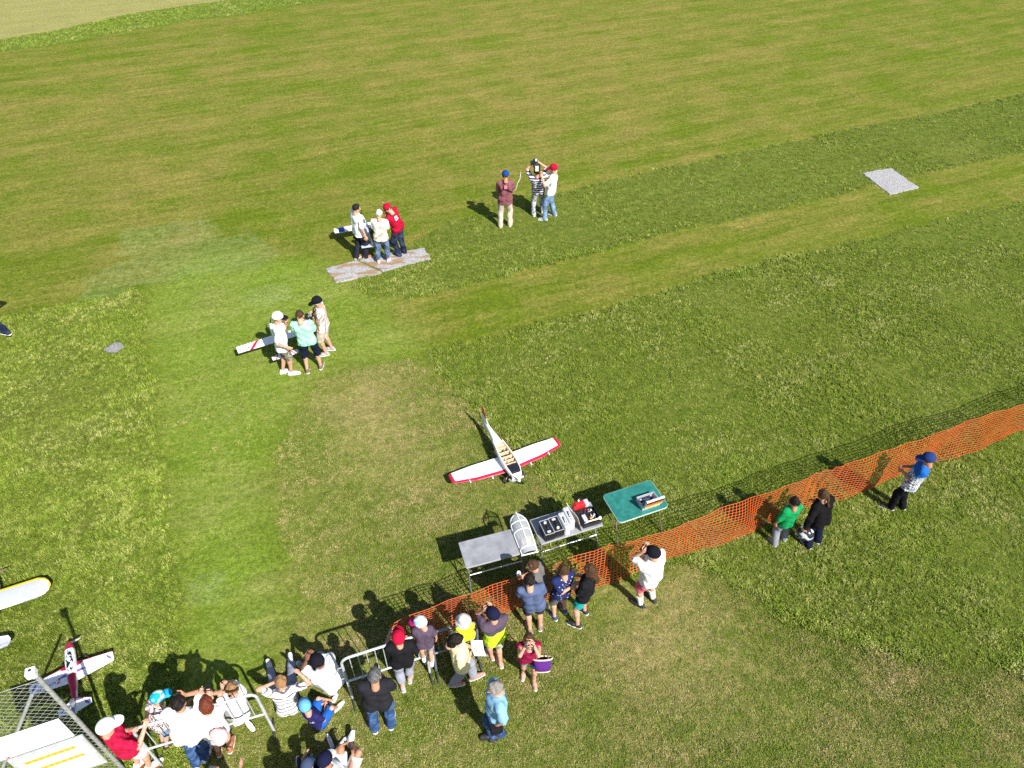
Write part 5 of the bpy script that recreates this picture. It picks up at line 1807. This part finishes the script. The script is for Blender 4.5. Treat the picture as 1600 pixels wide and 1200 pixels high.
person('P19', 'child in red cap and black t-shirt holding on to the safety fence', ((630, 1076), (641, 1062)), (623, 999), 1.56, 100, 'fair', ('short', 'brown'), ('cap', REDCAP, REDCAP), BLKTEE, .5, .12, LTGREY, .86, GSHOE, None, ('p', 609, 990, 1.05), ('p', 641, 1000, 1.0), ('grip', 'grip'), 0, 2, .1, group=GC)
person('P20', 'child in purple t-shirt with a pale cap and pink brim', ((662, 1030), (675, 1037)), (659, 974), 1.16, 100, 'fair', None, ('cap', fabric('tiedye_cap', (.70, .76, .80), 'blotch', (.25, .52, .62), .07), fabric('pink_brim', (.52, .01, .16))), fabric('purple_tee', (.082, .058, .090)), .5, .14, LTGREY, .42, WSHOE, None, 'belly', 'down', ('relaxed', 'relaxed'), 62, 10, .1, group=GC, loose=.008, fz=.6, lean_max=20)
person('P21', 'small child in a woven bucket hat and neon yellow top', ((729, 1019), (739, 1016)), (724, 971), 1.02, 100, 'fair', ('short', 'brown'), ('bucket', fabric('woven_hat', (.52, .51, .48), 'dots', (.10, .10, .11), .035), None), fabric('neon_yellow', (.62, .78, .03)), .2, .14, fabric('cyan_shorts', (.02, .38, .55)), .42, GSHOE, None, 'belly', 'belly', ('grip', 'grip'), 10, 0, 0, group=GC, fz=.6, lean_max=20)
person('P22', 'child in navy cap and purple and neon green shirt looking through binoculars', ((768, 1027), (782, 1039)), (771, 962), 1.56, 122, 'fair', ('short', 'brown'), ('cap', NAVYCAP, NAVYCAP), fabric('split_shirt', (.082, .058, .088), 'split', (.50, .72, .03), 1.08), .5, .12, fabric('olive_shorts', (.24, .26, .15), 'blotch', (.45, .46, .36), .05), .48, SANDAL, None, 'eyes', 'eyes', ('grip', 'grip'), 8, 2, .1, group=GC)
person('P23', 'person in pale yellow top reading a programme', ((741, 1061), (708, 1071)), (711, 1000), 1.60, 15, 'fair', ('bob', 'black'), None, fabric('pale_yellow_top', (.76, .67, .38)), .5, .18, fabric('grey_blue_trousers', (.25, .26, .32)), .95, plain('brown_sandal', (.32, .18, .13), .6), None, ('p', 737, 1012, 1.02), ('p', 735, 1022, 1.0), ('grip', 'grip'), 0, 32, .4, group=GC)
person('P24', 'girl in magenta top looking up through binoculars with a purple bag on her arm', ((834, 1065), (818, 1050)), (827, 1001), 1.40, -88, 'fair', ('short', 'brown'), None, fabric('magenta_top', (.27, .012, .055)), .12, .14, fabric('aqua_shorts', (.03, .36, .48)), .30, SANDAL, None, 'eyes', 'eyes', ('grip', 'grip'), 0, -35, 0, group=GC)
person('P25', 'grey-haired person in light blue shirt and jeans with a camera bag', ((783, 1149), (770, 1151)), (776, 1075), 1.74, 196, 'fair', ('short', 'grey'), None, fabric('light_blue_shirt', (.20, .38, .56)), .5, .14, DENIM, 1.0, BSHOE, BLACK, 'pocket', 'pocket', ('relaxed', 'relaxed'), 0, 10, .2, group=GC)
person('P26', 'grey-haired person in black t-shirt and jeans beside the barrier', ((586, 1139), (612, 1133)), (585, 1059), 1.74, 98, 'tan', ('short', 'salt'), None, fabric('washed_black_tee', (.018, .018, .023)), .5, .14, DENIM, 1.0, NSHOE, None, 'belly', 'belly', ('grip', 'grip'), 0, 20, .3, group=GC)
person('P27', 'person in white t-shirt and dark cap sitting on the grass with binoculars', ((480, 1052), (488, 1064)), (497, 1034), 1.66, 150, 'dark', ('short', 'black'), ('cap', DKCAP, DKCAP), W_TEE2, .5, .06, LTGREY, 1.0, GSHOE, None, 'eyes', 'eyes', ('grip', 'grip'), 0, -6, .2, sit=((524, 1071), .13), group='spectators sitting on the grass', loose=.012)
person('P28', 'child in white and black striped t-shirt sitting with legs stretched out', ((423, 1046), (456, 1036)), (439, 1067), 1.50, 105, 'fair', ('short', 'fair'), None, fabric('thin_stripe_tee', (.72, .70, .68), 'thinstripe', (.10, .10, .12), .075), .45, .06, LTGREY, 1.0, plain('pale_grey_shoe', (.5, .53, .58), .6), None, 'ear', ('p', 470, 1054, .75), ('relaxed', 'relaxed'), 10, 0, .05, sit=((452, 1112), .12), group='spectators sitting on the grass')
person('P29', 'child in light blue cap and navy FRANCE 7 shirt sitting on the grass', ((520, 1098), (527, 1108)), (478, 1106), 1.26, 62, 'fair', ('short', 'brown'), ('cap', fabric('sky_cap', (.12, .36, .66)), fabric('sky_cap', (.12, .36, .66))), fabric('navy_jersey', (.022, .02, .10)), .5, .05, fabric('royal_shorts', (.015, .10, .42)), .5, WSHOE, None, 'belly', 'belly', ('relaxed', 'relaxed'), 60, 14, .05, sit=((499, 1133), .10), group='spectators sitting on the grass')
person('P30', 'person in white t-shirt and navy cap with white edge sitting on the grass', ((531, 1172), (549, 1166)), (507, 1191), 1.62, 60, 'tan', ('short', 'black'), ('cap', NAVYCAP, WCAP), W_TEE2, .5, .05, fabric('white_shorts', (.70, .69, .67)), .45, WSHOE, None, ('p', 530, 1168, .42), 'belly', ('relaxed', 'relaxed'), 10, 20, .1, sit=((538, 1222), .12), group='spectators sitting on the grass')
person('P31', 'fair-haired child in white t-shirt kneeling at the barrier with binoculars', ((372, 1120), (393, 1138)), (364, 1078), 1.34, 152, 'fair', ('short', 'fair'), None, W_TEE, .5, .1, fabric('grey_camo_shorts', (.30, .30, .29), 'blotch', (.52, .52, .50), .05), .5, WSHOE, None, 'eyes', 'eyes', ('grip', 'grip'), 0, 0, .05, sit=((385, 1133), .36), group='spectators leaning on the barrier')
person('P32', 'person with red bobbed hair in an off-shoulder white top and a pink backpack', ((343, 1176), (361, 1170)), (322, 1102), 1.58, 102, 'fair', ('bob', 'red'), None, fabric('offwhite_top', (.78, .76, .76)), .35, .2, fabric('lilac_skirt', (.52, .52, .66)), .40, TSHOE, None, 'brow', 'eyes', ('grip', 'grip'), 0, 5, .2, group='spectators leaning on the barrier', skirt=True, lean_max=25)
person('P33', 'dark-haired person in white t-shirt and blue jeans raising a hand at the barrier', ((308, 1194), (322, 1184)), (279, 1100), 1.76, 92, 'tan', ('short', 'black'), None, W_TEE, .5, .16, DENIM, 1.0, WSHOE, None, 'belly', ('p', 289, 1086, 1.62), ('relaxed', 'grip'), 0, 0, .25, group='spectators leaning on the barrier', lean_max=25)
person('P34', 'small child in cyan cap and patterned shirt climbing on the barrier', ((256, 1160), (262, 1168)), (246, 1092), 1.24, 60, 'fair', ('short', 'brown'), ('cap', fabric('cyan_cap', (.01, .33, .62), 'blotch', (.55, .66, .45), .09), fabric('cyan_brim', (.02, .36, .6))), fabric('patterned_shirt', (.68, .67, .66), 'blotch', (.06, .06, .07), .035, (.5, .2, .2)), .4, .12, fabric('grey_blue_shorts', (.20, .25, .38)), .5, BSHOE, plain('yellow_sole', (.5, .45, .03), .6), ('p', 226, 1134, 1.2), 'belly', ('grip', 'grip'), -20, 5, 0, group='spectators leaning on the barrier', lean_max=28)
person('P35', 'person in red t-shirt, white cap and white shorts resting hands on the barrier', ((218, 1196), (236, 1200)), (165, 1138), 1.72, 48, 'fair', ('short', 'brown'), ('cap', WCAP, WCAP), fabric('crimson_tee', (.42, .010, .048)), .5, .12, fabric('white_shorts2', (.76, .76, .75)), .42, WSHOE, RED_PAINT, ('p', 204, 1140, 1.27), ('p', 226, 1137, 1.27), ('grip', 'grip'), 0, 8, .5, group='spectators leaning on the barrier', lean_max=20)
person('P36', 'person in a maroon top behind the person with red hair', ((372, 1300), (390, 1296)), (330, 1212), 1.56, 70, 'fair', ('short', 'salt'), None, fabric('dark_maroon_top', (.13, .02, .055)), .4, .14, DKDENIM, 1.0, GSHOE, None, 'belly', ('p', 376, 1196, 1.0), ('relaxed', 'relaxed'), 0, 5, .1, group='spectators leaning on the barrier')
person('P37', 'child with a dark blue cap at the near side of the sitting spectators', ((470, 1200), (490, 1198)), (480, 1199), 1.2, 88, 'fair', ('short', 'black'), ('cap', fabric('slate_cap', (.05, .07, .13)), fabric('slate_cap', (.05, .07, .13))), DKDENIM, .8, .05, DKDENIM, .9, BSHOE, None, ('p', 476, 1180, .45), 'belly', ('relaxed', 'relaxed'), 0, 20, 0, sit=((497, 1236), .10), group='spectators sitting on the grass')
person('P38', 'person in a grey shirt standing behind the sitting spectators', ((505, 1322), (523, 1326)), (478, 1268), 1.72, 95, 'fair', ('short', 'brown'), None, GREYC, .5, .12, DENIM, 1.0, BSHOE, None, 'down', 'belly', ('relaxed', 'relaxed'), 0, 10, .3, group='spectators sitting on the grass', lean_max=15)

# ------------------------------------------------------------------ things people hold or wear
def hold(key, name, label, cat, local, rz=0.0, tilt=0.0):
    p = PEOPLE[key]
    w = p['W'](local)
    o = empty(name, w, R(p['face']) + rz, label, cat)
    o.rotation_euler = (0, tilt, R(p['face']) + rz)
    return o
def between(key): 
    a = PEOPLE[key]['arms']
    return (a[1][2] + a[-1][2]) / 2
def binoculars(key, label):
    p = PEOPLE[key]
    q = p['headp'] + p['HF'] @ (np.array([.135, 0, .01]) * p['hs'])
    e = hold(key, 'binoculars', label, 'binoculars', q)
    y = math.atan2(p['HF'][1, 0], p['HF'][0, 0])
    e.rotation_euler = (0, -math.asin(p['HF'][2, 0]), R(p['face']) + y)
    for s_ in (1, -1):
        MB().tube([(-.05, s_ * .032, 0), (.0, s_ * .034, 0), (.07, s_ * .038, 0)], .016, 10, r2=.025).build('barrel', BLACK, e)
        MB().lathe([(0, 0), (.021, .001)], 12, M=Matrix.Translation((.0705, s_ * .038, 0)) @ Matrix.Rotation(math.pi / 2, 4, 'Y')).build('lens', plain('lens_glass', (.02, .07, .07), .08), e)
    MB().box((-.02, -.03, -.01), (.03, .03, .012), bev=.004).build('bridge', BLACK, e)
for k_, l_ in (('P14', 'binoculars held by the person in pink shorts'), ('P22', 'binoculars held by the child in the neon green shirt'), ('P24', 'binoculars held by the girl in the magenta top'), ('P27', 'binoculars of the person sitting in a white t-shirt'), ('P31', 'binoculars of the kneeling fair-haired child')):
    binoculars(k_, l_)
def small_camera(key, label, q=None, sc=1.0):
    p = PEOPLE[key]
    q = between(key) + p['fwd'] * .04 if q is None else q
    e = hold(key, 'camera', label, 'camera', q)
    MB().box((-.03 * sc, -.065 * sc, -.045 * sc), (.03 * sc, .065 * sc, .045 * sc), bev=.01).build('camera_body', BLACK, e)
    MB().lathe([(.0, .1 * sc), (.03 * sc, .1 * sc), (.034 * sc, .02 * sc), (.034 * sc, 0)], 14, M=Matrix.Translation((.03 * sc, 0, 0)) @ Matrix.Rotation(math.pi / 2, 4, 'Y')).build('lens', BLACK, e)
    MB().box((-.02 * sc, -.025 * sc, .044 * sc), (.02 * sc, .025 * sc, .065 * sc), bev=.005).build('viewfinder', BLACK, e)
small_camera('P26', 'black camera held by the person in the washed black t-shirt')
small_camera('P32', 'black compact camera held up by the person with red hair', sc=.8)
small_camera('P6', 'dark transmitter in the hand of the bending person in red', PEOPLE['P6']['arms'][1][2] + PEOPLE['P6']['fwd'] * .06, 1.0)
def phone(key, sg, label):
    p = PEOPLE[key]
    e = hold(key, 'mobile_phone', label, 'phone', p['arms'][sg][2] + nrm(p['arms'][sg][2] - p['arms'][sg][1]) * .10)
    MB().box((-.005, -.037, -.075), (.005, .037, .075), bev=.004).build('case', BLACK, e)
    MB().box((-.0065, -.033, -.068), (-.0052, .033, .068)).build('screen', plain('phone_screen', (.05, .06, .08), .1), e)
phone('P33', -1, 'mobile phone raised by the dark-haired person in white')
def transmitter(key, label, antenna):
    p = PEOPLE[key]
    q = between(key) + p['fwd'] * .07
    e = hold(key, 'transmitter', label, 'transmitter', q)
    MB().box((-.09, -.10, -.03), (.09, .10, .03), bev=.012).build('case', BLACK, e)
    for s_ in (1, -1): MB().tube([(0, s_ * .05, .03), (0, s_ * .05, .07)], .007, 6).build('stick', SILVER, e)
    MB().box((-.07, -.04, .028), (-.02, .04, .033)).build('screen', plain('lcd', (.25, .3, .25), .2), e)
    if antenna:
        MB().tube(antenna, .006, 6).build('antenna', plain('antenna_white', (.65, .65, .62), .4), e)
transmitter('P1', 'transmitter on the harness of the person in the maroon shirt, with long white antenna', [(.05, -.10, .0), (.02, -.22, -.22), (.06, -.33, -.16), (.08, -.36, .0), (.2, -.44, .08), (.35, -.47, .22)])
transmitter('P5', 'transmitter in the hands of the grey-haired person by the gravel pad', [(.09, .05, .03), (.30, .10, .24)])
transmitter('P8', 'transmitter in the hands of the person in mint green', None)
transmitter('P9', 'transmitter held by the person in the striped shirt', None)
def straps(key, m):
    """harness over the shoulders, crossing on the back"""
    p = PEOPLE[key]
    P, u, f, l, s = p['P'], p['u'], p['fwd'], p['lft'], p['s']
    for sg in (1, -1):
        pts = [P + u * .36 * s + f * .135 * s + l * sg * .09 * s, P + u * .515 * s + f * .06 * s + l * sg * .085 * s, P + u * .545 * s - f * .02 * s + l * sg * .085 * s, P + u * .48 * s - f * .118 * s + l * sg * .065 * s, P + u * .42 * s - f * .145 * s, P + u * .30 * s - f * .135 * s - l * sg * .12 * s, P + u * .22 * s - f * .06 * s - l * sg * .185 * s]
        MB().tube(pts, .017, 6).build('harness_strap', m, p['root'])
    c = P + u * .43 * s - f * .148 * s
    MB().box(c - np.array([.018, .045, .05]), c + np.array([.012, .045, .05]), bev=.01).build('harness_patch', plain('pink_patch', (.65, .16, .22), .6), p['root'])
straps('P1', BLACK)
def neck_strap(key, m):
    p = PEOPLE[key]
    P, u, f, l, s = p['P'], p['u'], p['fwd'], p['lft'], p['s']
    for sg in (1, -1):
        pts = [P + u * .30 * s + f * .17 * s + l * sg * .05 * s, P + u * .42 * s + f * .155 * s + l * sg * .06 * s, P + u * .525 * s + f * .07 * s + l * sg * .075 * s, P + u * .555 * s - f * .02 * s + l * sg * .06 * s, P + u * .55 * s - f * .075 * s]
        MB().tube(pts, .014, 6).build('neck_strap', m, p['root'])
neck_strap('P9', BLACK)
neck_strap('P8', RED_PAINT)
neck_strap('P26', BLACK)
def socks(key, m):
    p = PEOPLE[key]
    for sg in (1, -1):
        A, B, C_, ty = p['lg'][sg]
        MB().tube([C_ + (B - C_) * k for k in (0, .2, .4, .55)], .046 * p['s'], 12, r2=.062 * p['s']).build('sock', m, p['root'])
socks('P14', WCAP)
def video_camera():
    p = PEOPLE['P2']
    q = p['headp'] + np.array([.10, .02, .16])
    e = hold('P2', 'video_camera', 'large shoulder video camera held over the head of the person in stripes', 'video camera', q)
    MB().box((-.20, -.07, -.08), (.16, .07, .08), bev=.015).build('camera_body', plain('camcorder', (.03, .03, .033), .45), e)
    MB().lathe([(.0, .14), (.05, .14), (.055, .10), (.04, .08), (.04, 0)], 16, M=Matrix.Translation((.16, 0, .01)) @ Matrix.Rotation(math.pi / 2, 4, 'Y')).build('lens', BLACK, e)
    MB().tube([(-.14, 0, .08), (-.12, 0, .13), (.10, 0, .13), (.12, 0, .08)], .012, 8).build('handle', BLACK, e)
    MB().box((.0, .07, .02), (.12, .15, .08), bev=.01).build('viewfinder', BLACK, e)
    MB().box((-.27, -.05, -.07), (-.20, .05, .07), bev=.008).build('battery', SILVER, e)
    MB().box((-.06, -.03, .128), (.04, .03, .17), bev=.006).build('microphone', SILVER, e)
    MB().box((-.18, -.11, -.20), (.0, -.072, .06), bev=.02).build('side_pack', BLACK, e)
video_camera()
def programme():
    q = between('P23') + np.array([.10, .0, .0])
    e = hold('P23', 'programme', 'white printed programme in the hands of the person in pale yellow', 'booklet', q, 0, R(28))
    for s_ in (1, -1):
        M = Matrix.Rotation(R(14) * s_, 4, 'X')
        MB().box((-.10, 0 if s_ > 0 else -.13, -.003), (.10, .13 if s_ > 0 else 0, .003), M=M).build('page', WHITE_PAINT, e)
        for k in range(5):
            MB().box((-.08 + k * .035, s_ * .075 - .05, .0035), (-.066 + k * .035, s_ * .075 + .04, .0045), M=M).build('print', plain('grey_print', (.35, .36, .37), .6), e)
programme()
def bag():
    p = PEOPLE['P24']
    q = p['P'] + p['lft'] * .24 * p['s'] + p['u'] * .05 + p['fwd'] * .1
    e = hold('P24', 'handbag', 'purple bag with cream trim on the arm of the girl in magenta', 'bag', q, 0, -R(38))
    m = fabric('purple_bag', (.085, .02, .17))
    n = 20
    def ring(rx, ry, z): return [(ry * math.cos(2 * math.pi * k / n), rx * math.copysign(abs(math.sin(2 * math.pi * k / n)) ** .8, math.sin(2 * math.pi * k / n)), z) for k in range(n)]
    rings = [ring(.02, .01, -.165), ring(.11, .05, -.165), ring(.128, .062, -.07), ring(.15, .075, .03), ring(.14, .066, .03), ring(.12, .055, -.06), ring(.02, .01, -.07)]
    V = [q_ for r_ in rings for q_ in r_]
    Fs = [[i_ * n + k, i_ * n + (k + 1) % n, (i_ + 1) * n + (k + 1) % n, (i_ + 1) * n + k] for i_ in range(6) for k in range(n)]
    obj('pouch', V, Fs, [m, plain('bag_lining', (.05, .02, .02), .9)], e, [1 if f[0] >= 4 * n else 0 for f in Fs])
    cr = plain('cream_trim', (.62, .52, .36), .7)
    MB().tube(ring(.15, .075, .035) + [ring(.15, .075, .035)[0]], .013, 6).build('trim', cr, e)
    MB().tube(ring(.112, .052, -.16) + [ring(.112, .052, -.16)[0]], .009, 6).build('trim', cr, e)
    for s_ in (1, -1):
        MB().tube([(s_ * .05, -.09, .04), (s_ * .04, -.07, .14), (s_ * .04, .07, .14), (s_ * .05, .09, .04)], .01, 6).build('handle', plain('brown_strap', (.14, .08, .06), .7), e)
bag()
def helmet():
    p = G(1258, 834, .5)
    e = empty('motorcycle_helmet', p, R(150), 'black and silver motorcycle helmet hanging from the hand of the person in black', 'helmet')
    f = Field((-.19, -.17, -.17), (.2, .17, .18), .009)
    f.ell((0, 0, .02), (.15, .125, .135), .01)
    f.ell((.06, 0, -.06), (.10, .10, .08), .03)
    f.ell((-.02, 0, -.16), (.10, .09, .06), neg=True)
    V, Q = f.mesh()
    c = V[Q].mean(1)
    t = NT('helmet_paint')
    oc = t.objc()
    nz = t.noise(oc, 9, 1)
    t.col(t.mix(t.rng(nz, .47, .52), (.02, .02, .024), (.50, .54, .62)))
    obj('shell', V, Q, t.done(.2), e)
    g = Field((.0, -.17, -.08), (.2, .17, .12), .009)
    g.ell((.01, 0, .02), (.148, .127, .085), .01)
    g.cut((0, 0, -.035), (0, 0, -1)); g.cut((0, 0, .06), (0, 0, 1)); g.cut((.03, 0, 0), (-1, 0, 0))
    V, Q = g.mesh()
    obj('visor', V, Q, plain('visor', (.05, .055, .065), .08), e)
helmet()
def cup():
    p = PEOPLE['P15']
    e = hold('P15', 'cup', 'white paper cup held by the child in the grey tank top', 'cup', p['arms'][-1][2] + np.array([.08, .0, .0]))
    MB().lathe([(0, -.05), (.028, -.05), (.037, .05), (.034, .05), (.026, -.045), (0, -.045)], 14).build('paper_cup', WHITE_PAINT, e)
cup()
def backpack():
    p = PEOPLE['P32']
    q = p['P'] - p['fwd'] * .20 * p['s'] - p['lft'] * .12 * p['s'] + p['u'] * .10
    e = hold('P32', 'backpack', 'small pink backpack slung on the back of the person with red hair', 'backpack', q)
    f = Field((-.14, -.16, -.19), (.14, .16, .2), .010)
    f.ell((0, 0, -.01), (.085, .12, .15), .01)
    f.ell((-.05, 0, -.06), (.06, .09, .075), .02)
    f.wrinkle(.008, 30, 5)
    V, Q = f.mesh()
    obj('bag_body', V, Q, fabric('pink_bag', (.68, .44, .44)), e)
    MB().tube([(-.09, -.08, -.02), (-.1, 0, -.015), (-.09, .08, -.02)], .006, 6).build('zip', plain('zip_grey', (.45, .36, .36), .5), e)
    for s_ in (1, -1):
        MB().tube([(.05, s_ * .07, .12), (.07, s_ * .09, .22), (.16, s_ * .09, .27)], .012, 6).build('strap', fabric('pink_bag', (.68, .44, .44)), e)
    MB().tube([(0, -.03, .135), (0, -.02, .17), (0, .02, .17), (0, .03, .135)], .008, 6).build('loop', fabric('pink_bag', (.68, .44, .44)), e)
backpack()
def camera_bag():
    p = PEOPLE['P25']
    q = p['P'] + p['lft'] * .22 * p['s'] - p['u'] * .10 + p['fwd'] * .06
    e = hold('P25', 'camera_bag', 'black camera bag at the hip of the person in the light blue shirt', 'bag', q)
    MB().box((-.09, -.05, -.09), (.09, .05, .09), bev=.02).build('bag_body', fabric('black_nylon', (.012, .012, .014)), e)
    MB().box((-.092, -.055, .03), (.092, .055, .095), bev=.018).build('flap', fabric('black_nylon', (.012, .012, .014)), e)
camera_bag()

# ------------------------------------------------------------------ printing on clothes: lettering laid on the cloth
def shirt_print(key, body, size, up_off, side_off, mat, spin=0.0, side=-1):
    """lettering pressed on to the back (side -1) of a shirt"""
    p = PEOPLE[key]
    sh = [c for c in p['root'].children if c.name.split('.')[0] == 'shirt'][0]
    bv = BVHTree.FromPolygons([v.co[:] for v in sh.data.vertices], [pl.vertices[:] for pl in sh.data.polygons])
    f, u = Vector(p['fwd'] * side), Vector(p['u'])
    x = u.cross(f).normalized()
    o0 = Vector(p['P'] + p['u'] * up_off * p['s'] + p['lft'] * side_off * p['s'])
    o = text_mesh(body, size, mat, p['root'], Matrix.Rotation(spin, 4, 'Z'), 'shirt_print')
    bm = bmesh.new(); bm.from_mesh(o.data)
    bmesh.ops.triangulate(bm, faces=bm.faces[:])
    for _ in range(2):
        bmesh.ops.subdivide_edges(bm, edges=[e for e in bm.edges if e.calc_length() > .012], cuts=1)
        bmesh.ops.triangulate(bm, faces=bm.faces[:])
    for v in bm.verts:
        q = o0 + x * v.co.x + u * v.co.y
        h = bv.ray_cast(q + f * .5, -f)
        v.co = (h[0] + f * .006) if h[0] else q + f * .16
    bm.to_mesh(o.data); bm.free()
WPRINT = plain('white_print', (.78, .78, .78), .7)
shirt_print('P29', 'FRANCE', .062, .36, 0, WPRINT)
shirt_print('P29', '7', .12, .22, 0, WPRINT)
shirt_print('P6', '8', .22, .30, 0, WPRINT)
